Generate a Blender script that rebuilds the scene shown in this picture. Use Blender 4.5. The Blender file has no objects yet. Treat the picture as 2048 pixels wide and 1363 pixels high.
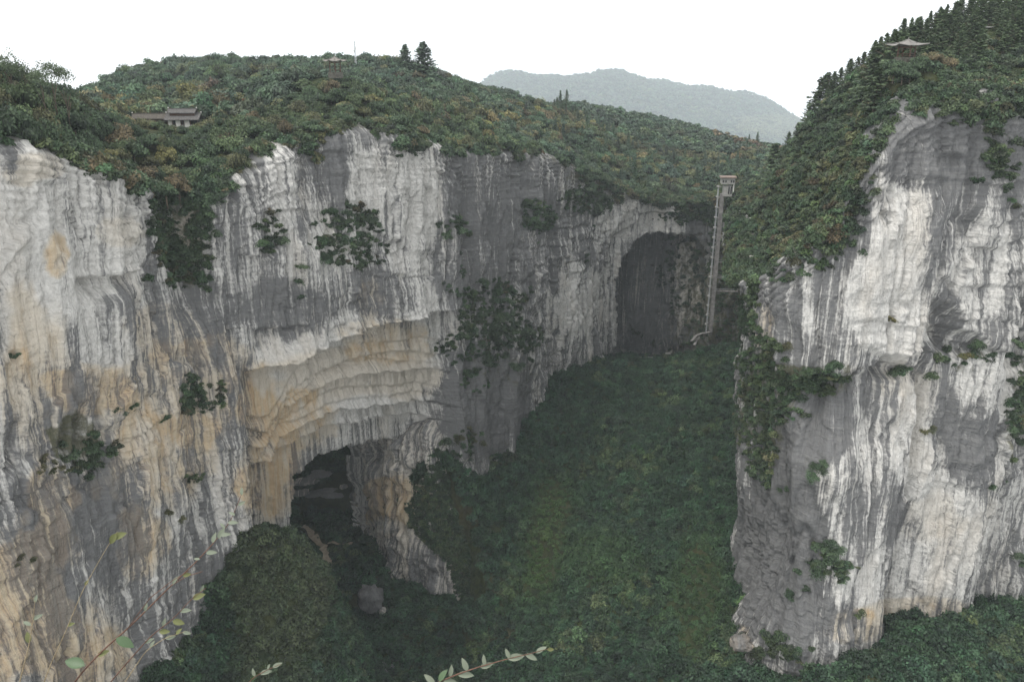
import bpy, math, random
import numpy as np
from mathutils import Vector, Matrix
R = math.radians
rng = np.random.default_rng(7)
random.seed(7)
scene = bpy.context.scene
col = scene.collection

# ------------------------------------------------------------------ camera, sky, sun, exposure
PITCH, FPX, CX, CY = 19.0, 1550.0, 1024.0, 681.5
cd = bpy.data.cameras.new("camera"); cam = bpy.data.objects.new("camera", cd); col.objects.link(cam)
cam.location = (0, 0, 0); cam.rotation_euler = (R(90 - PITCH), 0, 0)
cd.sensor_width = 36; cd.lens = FPX / 2048 * 36; cd.clip_start = 0.05; cd.clip_end = 12000
scene.camera = cam

world = bpy.data.worlds.new("World"); scene.world = world; world.use_nodes = True
wn = world.node_tree; wn.nodes.clear()
sky = wn.nodes.new("ShaderNodeTexSky"); sky.sky_type = 'NISHITA'; sky.sun_disc = False
SUN_EL, SUN_AZ = 64, 235
sky.sun_elevation = R(SUN_EL); sky.sun_rotation = R(SUN_AZ); sky.dust_density = 5; sky.air_density = 1.2; sky.ozone_density = 1
hs = wn.nodes.new("ShaderNodeHueSaturation"); hs.inputs['Saturation'].default_value = 0.13
mixs = wn.nodes.new("ShaderNodeMixRGB"); mixs.inputs['Fac'].default_value = 0.6; mixs.inputs['Color2'].default_value = (13.0, 13.3, 13.6, 1)
bg = wn.nodes.new("ShaderNodeBackground"); bg.inputs['Strength'].default_value = 0.15
wo = wn.nodes.new("ShaderNodeOutputWorld")
wn.links.new(sky.outputs[0], hs.inputs['Color']); wn.links.new(hs.outputs[0], mixs.inputs['Color1'])
wn.links.new(mixs.outputs[0], bg.inputs['Color']); wn.links.new(bg.outputs[0], wo.inputs['Surface'])

sd = bpy.data.lights.new("sun", 'SUN'); sd.energy = 1.4; sd.angle = R(16); sd.color = (1.0, 0.96, 0.9)
sun = bpy.data.objects.new("sun", sd); col.objects.link(sun)
sun.rotation_euler = (R(90 - SUN_EL), 0, R(180 - SUN_AZ + 0))
scene.view_settings.view_transform = 'Standard'; scene.view_settings.look = 'None'
scene.view_settings.gamma = 1; scene.view_settings.exposure = 0.2
scene.view_settings.use_curve_mapping = False
scene.cycles.volume_bounces = 1; scene.cycles.max_bounces = 6; scene.cycles.diffuse_bounces = 3
scene.cycles.transparent_max_bounces = 4

# ------------------------------------------------------------------ measuring helpers
sp_, cp_ = math.sin(R(PITCH)), math.cos(R(PITCH))
def ray(px, py):
    x = (px - CX) / FPX; yu = -(py - CY) / FPX
    return np.array([x, cp_ + yu * sp_, -sp_ + yu * cp_])
def at(px, py, Y):
    d = ray(px, py); return d * (Y / d[1])
def project(P):
    P = np.asarray(P, dtype=float)
    X, Y, Z = P[..., 0], P[..., 1], P[..., 2]
    f = Y * cp_ - Z * sp_; u = Y * sp_ + Z * cp_
    f = np.where(f < 0.1, 0.1, f)
    return CX + FPX * X / f, CY - FPX * u / f

# ------------------------------------------------------------------ noise
def _h(ix, iy, iz, seed):
    h = (ix.astype(np.int64) * 374761393 + iy.astype(np.int64) * 668265263 + iz.astype(np.int64) * 2147483647 + seed * 974634777) & 0xFFFFFFFF
    h = ((h ^ (h >> 13)) * 1274126177) & 0xFFFFFFFF
    h = ((h ^ (h >> 16)) * 2246822519) & 0xFFFFFFFF
    return ((h ^ (h >> 15)) & 0xFFFFFF) / float(0xFFFFFF)
def n2(x, y, seed=0):
    x0 = np.floor(x); y0 = np.floor(y); fx = x - x0; fy = y - y0
    fx = fx * fx * fx * (fx * (fx * 6 - 15) + 10); fy = fy * fy * fy * (fy * (fy * 6 - 15) + 10)
    z = np.zeros_like(x0)
    a = _h(x0, y0, z, seed); b = _h(x0 + 1, y0, z, seed); c = _h(x0, y0 + 1, z, seed); d = _h(x0 + 1, y0 + 1, z, seed)
    return (a + (b - a) * fx) * (1 - fy) + (c + (d - c) * fx) * fy
def fbm(x, y, seed=0, o=4, g=0.5):
    s = 0; a = 1; t = 0
    for i in range(o):
        s = s + a * (n2(x, y, seed + i * 17) * 2 - 1); t += a; a *= g; x = x * 2.03 + 11.3; y = y * 2.03 + 5.7
    return s / t
def n3(x, y, z, seed=0):
    x0 = np.floor(x); y0 = np.floor(y); z0 = np.floor(z); fx = x - x0; fy = y - y0; fz = z - z0
    fx = fx * fx * (3 - 2 * fx); fy = fy * fy * (3 - 2 * fy); fz = fz * fz * (3 - 2 * fz)
    r = 0
    for k in (0, 1):
        a = _h(x0, y0, z0 + k, seed); b = _h(x0 + 1, y0, z0 + k, seed); c = _h(x0, y0 + 1, z0 + k, seed); d = _h(x0 + 1, y0 + 1, z0 + k, seed)
        v = (a + (b - a) * fx) * (1 - fy) + (c + (d - c) * fx) * fy
        r = r + v * (fz if k else 1 - fz)
    return r * 2 - 1
def sstep(a, b, x):
    t = np.clip((x - a) / (b - a), 0, 1); return t * t * (3 - 2 * t)

# ------------------------------------------------------------------ materials
def newmat(name):
    m = bpy.data.materials.new(name); m.use_nodes = True
    nt = m.node_tree; nt.nodes.clear()
    return m, nt
def N(nt, typ, **kw):
    n = nt.nodes.new(typ)
    for k, v in kw.items():
        if k.startswith('i_'): n.inputs[k[2:].replace('_', ' ')].default_value = v
        else: setattr(n, k, v)
    return n
def L(nt, a, b): nt.links.new(a, b)
def mathn(nt, op, a, b=None, clamp=False):
    n = nt.nodes.new("ShaderNodeMath"); n.operation = op; n.use_clamp = clamp
    for i, v in enumerate((a, b)):
        if v is None: continue
        if isinstance(v, (int, float)): n.inputs[i].default_value = v
        else: nt.links.new(v, n.inputs[i])
    return n.outputs[0]
def mixc(nt, f, a, b):
    n = nt.nodes.new("ShaderNodeMixRGB")
    for s, v in (('Fac', f), ('Color1', a), ('Color2', b)):
        if isinstance(v, (int, float)): n.inputs[s].default_value = v
        elif isinstance(v, tuple): n.inputs[s].default_value = (*v, 1) if len(v) == 3 else v
        else: nt.links.new(v, n.inputs[s])
    return n.outputs[0]
def smooth(nt, v, a, b):
    n = nt.nodes.new("ShaderNodeMapRange"); n.interpolation_type = 'SMOOTHSTEP'
    nt.links.new(v, n.inputs['Value']); n.inputs['From Min'].default_value = a; n.inputs['From Max'].default_value = b
    return n.outputs['Result']
def tex(nt, vec, sx, sy, sz, detail=4, rough=0.55, dist=0.0):
    m = nt.nodes.new("ShaderNodeMapping"); m.inputs['Scale'].default_value = (sx, sy, sz)
    nt.links.new(vec, m.inputs['Vector'])
    t = nt.nodes.new("ShaderNodeTexNoise"); t.inputs['Scale'].default_value = 1; t.inputs['Detail'].default_value = detail
    t.inputs['Roughness'].default_value = rough; t.inputs['Distortion'].default_value = dist
    nt.links.new(m.outputs[0], t.inputs['Vector']); return t.outputs['Fac']
def diffuse(nt, colr, rough=0.9, bump=None, dist=0.3, strength=1.0, spec=0.15, transl=None):
    b = N(nt, "ShaderNodeBsdfPrincipled"); b.inputs['Roughness'].default_value = rough
    b.inputs['Specular IOR Level'].default_value = spec
    if isinstance(colr, tuple): b.inputs['Base Color'].default_value = (*colr, 1)
    else: L(nt, colr, b.inputs['Base Color'])
    if bump is not None:
        bn = N(nt, "ShaderNodeBump"); bn.inputs['Strength'].default_value = strength; bn.inputs['Distance'].default_value = dist
        L(nt, bump, bn.inputs['Height']); L(nt, bn.outputs[0], b.inputs['Normal'])
    o = N(nt, "ShaderNodeOutputMaterial")
    if transl is not None:
        t = N(nt, "ShaderNodeBsdfTranslucent")
        if isinstance(colr, tuple): t.inputs['Color'].default_value = (*colr, 1)
        else: L(nt, colr, t.inputs['Color'])
        mx = N(nt, "ShaderNodeMixShader"); mx.inputs[0].default_value = transl
        L(nt, b.outputs[0], mx.inputs[1]); L(nt, t.outputs[0], mx.inputs[2]); L(nt, mx.outputs[0], o.inputs['Surface'])
    else: L(nt, b.outputs[0], o.inputs['Surface'])
    return b

def make_rock(name="limestone"):
    m, nt = newmat(name)
    wc = N(nt, "ShaderNodeAttribute", attribute_name="wc").outputs['Vector']
    pa = N(nt, "ShaderNodeAttribute", attribute_name="paint")
    sep = N(nt, "ShaderNodeSeparateColor"); L(nt, pa.outputs['Color'], sep.inputs[0])
    W, O, G = sep.outputs[0], sep.outputs[1], sep.outputs[2]      # whiteness, ochre stain, moss plus the spur's painted shade
    broad = tex(nt, wc, .07, .022, .1, 5, .6, .3)
    streak = tex(nt, wc, .42, .016, .1, 4, .6, .35)
    streak2 = tex(nt, wc, 1.15, .03, .1, 4, .65, .25)
    fine = tex(nt, wc, 2.2, .9, .1, 5, .7)
    bed = tex(nt, wc, .12, 1.6, .1, 4, .65, .3)
    streak3 = tex(nt, wc, 3.4, .09, .1, 3, .6, .1)
    s = mathn(nt, 'MULTIPLY', streak, .95)
    s = mathn(nt, 'ADD', s, mathn(nt, 'MULTIPLY', streak2, .95))
    s = mathn(nt, 'ADD', s, mathn(nt, 'MULTIPLY', streak3, .45))
    s = mathn(nt, 'ADD', s, mathn(nt, 'MULTIPLY', broad, .55))
    s = mathn(nt, 'ADD', s, mathn(nt, 'MULTIPLY', fine, .34))
    s = mathn(nt, 'ADD', s, mathn(nt, 'MULTIPLY', bed, .16))
    s = mathn(nt, 'ADD', s, mathn(nt, 'MULTIPLY', tex(nt, wc, .9, .45, .1, 7, .72), .5))
    s = mathn(nt, 'SUBTRACT', s, 1.94)                 # ~0 mean
    s = mathn(nt, 'ADD', s, mathn(nt, 'MULTIPLY', mathn(nt, 'SUBTRACT', W, .5), 1.0))
    wf = smooth(nt, s, -.14, .16)
    grey = mixc(nt, fine, (.13, .13, .128), (.228, .226, .217))
    grey = mixc(nt, smooth(nt, bed, .42, .62), mixc(nt, .28, grey, (.08, .08, .09)), grey)
    pale = mixc(nt, smooth(nt, fine, .3, .65), (.43, .418, .39), (.64, .622, .585))
    pale = mixc(nt, mathn(nt, 'MULTIPLY', smooth(nt, broad, .5, .7), .4), pale, (.50, .44, .36))
    pale = mixc(nt, mathn(nt, 'MULTIPLY', smooth(nt, O, .02, .35), .65), pale, (.56, .485, .375))
    c = mixc(nt, wf, grey, pale)
    och = mixc(nt, smooth(nt, streak2, .35, .65), (.50, .31, .13), (.52, .42, .27))
    of = mathn(nt, 'ADD', O, mathn(nt, 'MULTIPLY', mathn(nt, 'SUBTRACT', tex(nt, wc, .22, .09, .1, 5, .6, .4), .5), 1.3))
    of = mathn(nt, 'MULTIPLY', smooth(nt, of, .35, .75), mathn(nt, 'ADD', mathn(nt, 'MULTIPLY', wf, .6), .22))
    c = mixc(nt, mathn(nt, 'MULTIPLY', of, .8), c, och)
    # thin dark cracks and seep lines
    crack = tex(nt, wc, .55, .02, .1, 2, .5, .2)
    cr = smooth(nt, mathn(nt, 'ABSOLUTE', mathn(nt, 'SUBTRACT', crack, .5)), .0, .014)
    c = mixc(nt, mathn(nt, 'MULTIPLY', mathn(nt, 'SUBTRACT', 1, cr), .12), c, (.07, .07, .075))
    bcr = tex(nt, wc, .045, .38, .1, 2, .5, .1)
    br = smooth(nt, mathn(nt, 'ABSOLUTE', mathn(nt, 'SUBTRACT', bcr, .47)), .0, .012)
    brm = mathn(nt, 'MULTIPLY', mathn(nt, 'SUBTRACT', 1, br), smooth(nt, tex(nt, wc, .11, .16, .1, 3), .52, .6))
    c = mixc(nt, mathn(nt, 'MULTIPLY', brm, .18), c, (.06, .06, .065))
    moss_shade = mathn(nt, 'ADD', G, mathn(nt, 'MULTIPLY', mathn(nt, 'SUBTRACT', tex(nt, wc, .5, .25, .1, 5, .7), .5), 1.5))
    c = mixc(nt, mathn(nt, 'MULTIPLY', smooth(nt, moss_shade, .45, .8), .85), c, mixc(nt, fine, (.05, .06, .03), (.12, .11, .06)))
    h = mathn(nt, 'ADD', mathn(nt, 'MULTIPLY', streak2, .8), mathn(nt, 'MULTIPLY', fine, .5))
    h = mathn(nt, 'ADD', h, mathn(nt, 'MULTIPLY', bed, .5))
    h = mathn(nt, 'ADD', h, mathn(nt, 'MULTIPLY', cr, .12))
    mott = tex(nt, wc, 1.0, .7, .1, 6, .75)
    h = mathn(nt, 'ADD', h, mathn(nt, 'MULTIPLY', mott, .6))
    diffuse(nt, c, .93, h, .9, 1.0, spec=.1)
    return m
ROCK = make_rock()

def make_soil():
    m, nt = newmat("undergrowth_soil")
    tc = N(nt, "ShaderNodeNewGeometry").outputs['Position']
    a = tex(nt, tc, .35, .35, .35, 6, .7); b = tex(nt, tc, .04, .04, .04, 3)
    c = mixc(nt, smooth(nt, a, .35, .65), (.018, .028, .014), (.05, .06, .025))
    c = mixc(nt, mathn(nt, 'MULTIPLY', smooth(nt, b, .5, .7), .5), c, (.07, .055, .03))
    diffuse(nt, c, .95, a, 1.2, 1.0, spec=.05)
    return m
SOIL = make_soil()

def make_leaf(name, mode):
    m, nt = newmat(name)
    if mode == 'inst':
        base = N(nt, "ShaderNodeAttribute", attribute_name="tint", attribute_type='INSTANCER').outputs['Color']
    else:
        base = N(nt, "ShaderNodeObjectInfo").outputs['Color']
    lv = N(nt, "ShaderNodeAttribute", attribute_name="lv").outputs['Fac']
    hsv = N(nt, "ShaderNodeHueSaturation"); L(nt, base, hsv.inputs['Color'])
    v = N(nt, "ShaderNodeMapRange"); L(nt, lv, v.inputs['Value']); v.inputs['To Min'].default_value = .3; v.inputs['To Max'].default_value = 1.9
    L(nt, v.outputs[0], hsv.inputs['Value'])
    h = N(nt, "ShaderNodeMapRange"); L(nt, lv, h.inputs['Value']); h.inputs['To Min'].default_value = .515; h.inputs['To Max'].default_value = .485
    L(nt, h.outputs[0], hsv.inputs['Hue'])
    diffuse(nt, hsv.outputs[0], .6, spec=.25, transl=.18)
    return m
LEAF_I = make_leaf("foliage_mass", 'inst'); LEAF_O = make_leaf("foliage", 'obj')
def flat(name, c, rough=.8, noise=.25, sc=6.0, spec=.2, bump=0.0):
    m, nt = newmat(name)
    tc = N(nt, "ShaderNodeTexCoord").outputs['Object']
    t = tex(nt, tc, sc, sc, sc, 5, .65)
    d = tuple(x * (1 - noise) for x in c); e = tuple(min(1, x * (1 + noise)) for x in c)
    diffuse(nt, mixc(nt, smooth(nt, t, .3, .7), d, e), rough, t if bump else None, bump or .1, spec=spec)
    return m
BARK = flat("bark", (.10, .08, .06), .95)
CONC = flat("weathered_concrete", (.29, .285, .26), .9, .2, .8)
CONC_D = flat("stained_concrete", (.20, .19, .18), .9, .35, .5)
TILE = flat("grey_roof_tile", (.10, .095, .09), .85, .3, 3)
TILE_B = flat("brown_roof_tile", (.09, .08, .068), .85, .3, 3)
WOOD = flat("dark_timber", (.09, .055, .04), .8, .3, 4)
PLASTER = flat("whitewashed_wall", (.72, .70, .66), .9, .12, 1.5)
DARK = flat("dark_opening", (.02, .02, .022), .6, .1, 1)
PATH = flat("pale_path", (.36, .30, .22), .95, .25, .8)
STEEL = flat("galvanised_steel", (.45, .46, .47), .5, .15, 2)
TWIG = flat("twig_bark", (.13, .075, .055), .7, .35, 60)
TWIG_G = flat("dry_stem", (.30, .24, .15), .7, .35, 60)
LEAFP = flat("pale_leaf_underside", (.155, .175, .13), .7, .25, 90)
LEAFD = flat("dark_leaf_upper", (.06, .10, .045), .45, .35, 90, .4)

# ------------------------------------------------------------------ mesh helpers
def mesh_np(name, V, F, mats=None, smooth_=False, mi=None):
    V = np.asarray(V, dtype=np.float32); F = np.asarray(F, dtype=np.int32); k = F.shape[1]
    me = bpy.data.meshes.new(name)
    me.vertices.add(len(V)); me.vertices.foreach_set("co", V.ravel())
    me.loops.add(F.size); me.loops.foreach_set("vertex_index", F.ravel())
    me.polygons.add(len(F)); me.polygons.foreach_set("loop_start", np.arange(0, F.size, k, dtype=np.int32))
    me.polygons.foreach_set("loop_total", np.full(len(F), k, dtype=np.int32))
    if smooth_: me.polygons.foreach_set("use_smooth", np.ones(len(F), dtype=bool))
    if mi is not None: me.polygons.foreach_set("material_index", np.asarray(mi, dtype=np.int32))
    for m in (mats or []): me.materials.append(m)
    me.update(calc_edges=True)
    return me
def link(name, me, parent=None, loc=None):
    o = bpy.data.objects.new(name, me); col.objects.link(o)
    if parent is not None: o.parent = parent
    if loc is not None: o.location = loc
    return o
def tag(o, label=None, cat=None, group=None, kind=None):
    if label: o['label'] = label
    if cat: o['category'] = cat
    if group: o['group'] = group
    if kind: o['kind'] = kind
    return o
def empty(name, loc, rz=0):
    o = bpy.data.objects.new(name, None); col.objects.link(o); o.location = loc; o.rotation_euler = (0, 0, rz)
    o.empty_display_size = .5
    return o
def vattr(me, name, arr):
    arr = np.asarray(arr, dtype=np.float32)
    if arr.ndim == 1:
        a = me.attributes.new(name, 'FLOAT', 'POINT'); a.data.foreach_set('value', arr)
    elif arr.shape[1] == 3:
        a = me.attributes.new(name, 'FLOAT_VECTOR', 'POINT'); a.data.foreach_set('vector', arr.ravel())
    else:
        a = me.attributes.new(name, 'FLOAT_COLOR', 'POINT'); a.data.foreach_set('color', arr.ravel())
class MB:
    def __init__(s): s.v = []; s.f = []
    def box(s, c, d, rot=None):
        b = len(s.v); c = Vector(c)
        for x in (-.5, .5):
            for y in (-.5, .5):
                for z in (-.5, .5):
                    p = Vector((x * d[0], y * d[1], z * d[2]))
                    if rot is not None: p = rot @ p
                    s.v.append(c + p)
        for f in ((0, 1, 3, 2), (4, 6, 7, 5), (0, 4, 5, 1), (2, 3, 7, 6), (0, 2, 6, 4), (1, 5, 7, 3)): s.f.append([b + i for i in f])
    def bar(s, a, b_, w, h=None):
        a = Vector(a); b_ = Vector(b_); d = b_ - a; q = d.to_track_quat('Z', 'Y').to_matrix()
        s.box((a + b_) / 2, (w, h or w, d.length), q)
    def tube(s, pts, rad, n=6):
        pts = [Vector(p) for p in pts]; b = len(s.v)
        for i, p in enumerate(pts):
            t = (pts[min(i + 1, len(pts) - 1)] - pts[max(i - 1, 0)]).normalized(); q = t.to_track_quat('Z', 'Y').to_matrix()
            r = rad[i] if isinstance(rad, (list, tuple)) else rad
            for k in range(n):
                a = 2 * math.pi * k / n; s.v.append(p + q @ Vector((r * math.cos(a), r * math.sin(a), 0)))
        for i in range(len(pts) - 1):
            for k in range(n):
                s.f.append([b + i * n + k, b + i * n + (k + 1) % n, b + (i + 1) * n + (k + 1) % n, b + (i + 1) * n + k])
        s.f.append([b + k for k in range(n)][::-1]); s.f.append([b + (len(pts) - 1) * n + k for k in range(n)])
    def mesh(s, name, mat, sm=False):
        me = bpy.data.meshes.new(name); me.from_pydata([tuple(v) for v in s.v], [], s.f); me.materials.append(mat)
        if sm: me.polygons.foreach_set("use_smooth", [True] * len(me.polygons))
        me.update(); return me
    def build(s, name, mat, parent=None, sm=False): return link(name, s.mesh(name, mat, sm), parent)

# ------------------------------------------------------------------ thin plate spline surfaces
class TPS:
    def __init__(s, pts, lam=0.0):
        P = np.array(pts, dtype=float); s.c = P[:, :2]; n = len(P)
        K = s._k(s.c) + lam * np.eye(n); A = np.zeros((n + 3, n + 3)); A[:n, :n] = K
        A[:n, n] = 1; A[:n, n + 1:] = s.c; A[n, :n] = 1; A[n + 1:, :n] = s.c.T
        s.w = np.linalg.solve(A, np.concatenate([P[:, 2], np.zeros(3)]))
    def _k(s, q):
        d2 = ((q[:, None, :] - s.c[None]) ** 2).sum(-1) / 1e4
        return d2 * np.log(d2 + 1e-9)
    def __call__(s, x, y):
        q = np.stack([np.ravel(x), np.ravel(y)], -1).astype(float); out = np.empty(len(q)); n = len(s.c)
        for i in range(0, len(q), 40000):
            qq = q[i:i + 40000]
            out[i:i + 40000] = s._k(qq) @ s.w[:n] + s.w[n] + qq @ s.w[n + 1:]
        return out.reshape(np.shape(x))
def inside(poly, x, y):
    p = np.asarray(poly, dtype=float); r = np.zeros(np.shape(x), dtype=bool); j = len(p) - 1
    for i in range(len(p)):
        xi, yi = p[i]; xj, yj = p[j]
        c = ((yi > y) != (yj > y)) & (x < (xj - xi) * (y - yi) / (yj - yi + 1e-12) + xi)
        r ^= c; j = i
    return r
def polyline_y(pl, x):
    p = np.array(pl, dtype=float); return np.interp(x, p[:, 0], p[:, 1])

# ------------------------------------------------------------------ cliffs
def smooth_path(P, ds, sm):
    P = np.array(P, dtype=float); seg = np.hypot(*np.diff((P[:, :2] + P[:, 3:5]) / 2, axis=0).T); s = np.concatenate([[0], np.cumsum(seg)])
    u = np.arange(0, s[-1], ds); Q = np.stack([np.interp(u, s, P[:, k]) for k in range(6)], -1)
    k = max(1, int(sm / ds)); w = np.hanning(2 * k + 1); w /= w.sum()
    Qp = np.pad(Q, ((k, k), (0, 0)), mode='edge')
    # reflect so that the ends do not shrink
    Qs = np.stack([np.convolve(Qp[:, j], w, 'valid') for j in range(6)], -1)
    return u, Qs
def blocks(x, y, seed):
    """cell pattern: per-cell offset plus a groove at the cell edges"""
    x0 = np.floor(x); y0 = np.floor(y); b1 = np.full(x.shape, 9.0); b2 = np.full(x.shape, 9.0); v = np.zeros(x.shape); z = np.zeros_like(x0)
    for i in (-1, 0, 1):
        for j in (-1, 0, 1):
            cx = x0 + i; cy = y0 + j; fx = cx + _h(cx, cy, z, seed); fy = cy + _h(cx, cy, z, seed + 1); d = np.maximum(np.abs(x - fx) * 1.0, np.abs(y - fy)) * .5 + np.hypot(x - fx, y - fy) * .5
            val = _h(cx, cy, z, seed + 2) * 2 - 1 + (x - fx) * (_h(cx, cy, z, seed + 3) - .5) * 1.6 + (y - fy) * (_h(cx, cy, z, seed + 4) - .5) * 1.2
            c = d < b1; b2 = np.where(c, b1, np.minimum(b2, d)); v = np.where(c, val, v); b1 = np.where(c, d, b1)
    return v, b2 - b1
def rock_disp(U, Z, seed, amp=1.0, bed_amp=1.0, kb=1.0):
    wu = U + fbm(U / 30, Z / 90, seed + 91, 2) * 2.5; wz = Z + fbm(U / 20, Z / 30, seed + 92, 3) * 3
    d = fbm(wu / 22, wz / 110, seed, 3) * 4.5
    q = fbm(wu / 11, wz / 60, seed + 1, 2) * 5.0; qs = q / 1.3; qf = np.floor(qs); fr = qs - qf
    d = d + (qf + sstep(.0, .28, fr)) * 1.3 * .8
    fl = 1 - np.abs(fbm(wu / 5.5, wz / 110, seed + 3, 3)) * 2.2
    d = d + fl * .85
    d = d + fbm(wu / 1.7, wz / 26, seed + 4, 3) * .7
    d = d + fbm(wu / 1.6, wz / 3.0, seed + 5, 4, .6) * .34
    bm = sstep(.0, .45, fbm(wu / 30, wz / 18, seed + 6, 3)) * .85 + .05
    for sp, am, sd in ((7.5, 1.3, 7), (2.6, .55, 8)):
        ph = (wz + fbm(wu / 18, wz / 9, seed + sd, 3) * sp * .8) / sp + wu * .01
        f = ph - np.floor(ph)
        d = d + (1 - sstep(.0, .12, f) * (1 - f * .85)) * -am * bm * bed_amp + am * .3
    bx = U + fbm(U / 8, Z / 26, seed + 61, 3) * 1.2; by = Z + fbm(U / 6, Z / 6, seed + 62, 3) * 1.4
    v1, e1 = blocks(bx / 4.2, by / 15.0, seed + 63); v2, e2 = blocks(bx / 1.7, by / 3.4, seed + 67)
    k1 = .45 + .75 * sstep(-.2, .4, fbm(U / 24, Z / 20, seed + 66, 2)); k1 = k1 * kb
    d = d + v1 * 1.0 * k1 - (1 - sstep(0, .08, e1)) * .15 + v2 * .38 * (.5 + .5 * k1)
    ck = np.abs(fbm(wu / 9, wz / 70, seed + 10, 3)); d = d - (1 - sstep(0, .05, ck)) * 1.3
    return d * amp

def blob(px, py, cx, cy, rx, ry, seed=0, rag=.35):
    r = np.sqrt(((px - cx) / rx) ** 2 + ((py - cy) / ry) ** 2) + fbm(px / (rx * .5 + 6), py / (ry * .5 + 6), seed + 50, 4) * rag * 1.3
    return 1 - sstep(.65, 1.1, r)

CL = {}
def cliff(name, path, side, ds=.5, dz=.5, sm=9, seed=0, amp=1.0, feat=None, paint=None, hole=None, tunnel=None, top_back=9, bed=1.0, rise=None, damp=None):
    u, Q = smooth_path(path, ds, sm)
    t = np.gradient((Q[:, :2] + Q[:, 3:5]) / 2, axis=0); t /= np.linalg.norm(t, axis=1)[:, None] + 1e-9
    k = max(1, int(7 / ds)); w = np.ones(2 * k + 1) / (2 * k + 1)
    t = np.stack([np.convolve(np.pad(t[:, j], k, mode='edge'), w, 'valid') for j in range(2)], -1); t /= np.linalg.norm(t, axis=1)[:, None]
    nrm = np.stack([t[:, 1], -t[:, 0]], -1) * side
    H = (Q[:, 2] - Q[:, 5]).max(); nv = int(H / dz); v = np.linspace(0, 1, nv)
    top = Q[:, :3]; bot = Q[:, 3:]
    P = bot[:, None] * (1 - v)[None, :, None] + top[:, None] * v[None, :, None]
    U = np.repeat(u[:, None], nv, 1); Z = P[..., 2]
    px, py = project(P)
    dm = 1 if damp is None else damp(px, py)
    d = rock_disp(U, Z, seed, amp, bed, dm) * (.35 + .65 * dm)
    if feat is not None: d = d + feat(px, py, U, Z)
    below = (Q[:, 2][:, None] - Z); d = d - (1 - sstep(0, 3.5, below)) ** 2 * 2.5
    lf = (below + fbm(U / 14, Z / 14, seed + 70, 3) * 1.5) / 1.7; lf = lf - np.floor(lf); d = d + ((lf < .35) * -.55 + .2) * (1 - sstep(5, 20, below)) * sstep(-.5, .1, fbm(U / 9, Z / 4, seed + 71, 3))
    P[..., 0] += nrm[:, None, 0] * d; P[..., 1] += nrm[:, None, 1] * d
    # top shelf turning back under the soil
    nb = int(top_back / 1.0); kk = np.arange(1, nb + 1)
    S = P[:, -1:, :].repeat(nb, 1).copy()
    S[..., 0] -= nrm[:, None, 0] * kk[None] * 1.0; S[..., 1] -= nrm[:, None, 1] * kk[None] * 1.0
    S[..., 2] += (np.minimum(kk * .25, 1.0) if rise is None else kk * rise)[None] + fbm(U[:, :nb] / 3, np.repeat(kk[None] * 1.0, len(u), 0) / 3, seed + 30, 3) * .5
    P = np.concatenate([P, S], 1); Zc = np.concatenate([Z, Z[:, -1:] + kk[None] * 1.0], 1); Uc = np.concatenate([U, U[:, :nb]], 1)
    nu, nvv = P.shape[:2]; V = P.reshape(-1, 3)
    idx = np.arange(nu * nvv).reshape(nu, nvv)
    F = np.stack([idx[:-1, :-1], idx[1:, :-1], idx[1:, 1:], idx[:-1, 1:]], -1).reshape(-1, 4)
    if side < 0: F = F[:, ::-1]
    wc = np.stack([Uc.ravel(), Zc.ravel(), np.zeros(V.shape[0])], -1)
    ppx, ppy = project(V)
    if hole is not None:
        inh = inside(hole, ppx + fbm(Uc.ravel() / 3, Zc.ravel() / 3, 3, 3) * 7, ppy + fbm(Uc.ravel() / 3, Zc.ravel() / 3, 4, 3) * 7)
        fh = inh[F].all(1); K = F[~fh]; D = F[fh]
        def edges(A): return np.concatenate([A[:, [0, 1]], A[:, [1, 2]], A[:, [2, 3]], A[:, [3, 0]]])
        ek = edges(K); ed = edges(D)
        key = lambda e: np.minimum(e[:, 0], e[:, 1]).astype(np.int64) * 10_000_000 + np.maximum(e[:, 0], e[:, 1])
        m = np.isin(key(ek), key(ed)); be = ek[m]
        ax, depth, stp, flare = tunnel
        vs, inv = np.unique(be, return_inverse=True); inv = inv.reshape(be.shape)
        base = V[vs]; bw = wc[vs]; n_st = int(depth / stp); layers = []; lw = []
        cen = base.mean(0); prev = vs; newF = []; off = len(V)
        for s_ in range(1, n_st + 1):
            dd = s_ * stp; q = base + np.array(ax) * dd
            rad = (base - cen); rad[:, 2] *= .7; rl = np.linalg.norm(rad, axis=1)[:, None] + 1e-6
            nse = n3(q[:, 0] / 7, q[:, 1] / 7, q[:, 2] / 22, 5) * 3.2 + n3(q[:, 0] / 2.6, q[:, 1] / 2.6, q[:, 2] / 9, 6) * 1.6 + n3(q[:, 0] / 2.2, q[:, 1] / 2.2, q[:, 2] / 2.2, 8) * .6
            q = q + rad / rl * (nse * min(1, dd / 6) + flare * dd / depth)[:, None]
            layers.append(q); lw.append(bw + np.array([dd, 0, 0]))
            cur = np.arange(len(vs)) + off + (s_ - 1) * len(vs)
            newF.append(np.stack([prev[inv[:, 1]], prev[inv[:, 0]], cur[inv[:, 0]], cur[inv[:, 1]]], -1)); prev = cur
        V = np.concatenate([V] + layers); wc = np.concatenate([wc] + lw); F = np.concatenate([K] + newF)
        nn = sum(len(l) for l in layers)
    else: nn = 0
    me = mesh_np(name, V, F, [ROCK], smooth_=False)
    vattr(me, "wc", wc)
    ppx, ppy = project(V)
    pc = np.zeros((len(V), 4)); pc[:, 0] = .5; pc[:, 3] = 1
    if paint is not None: paint(pc, ppx, ppy, wc)
    if nn: pc[-nn:, 0] = .62; pc[-nn:, 1] *= .3
    vattr(me, "paint", np.clip(pc, 0, 1))
    o = link(name, me); tag(o, kind='structure')
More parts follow.
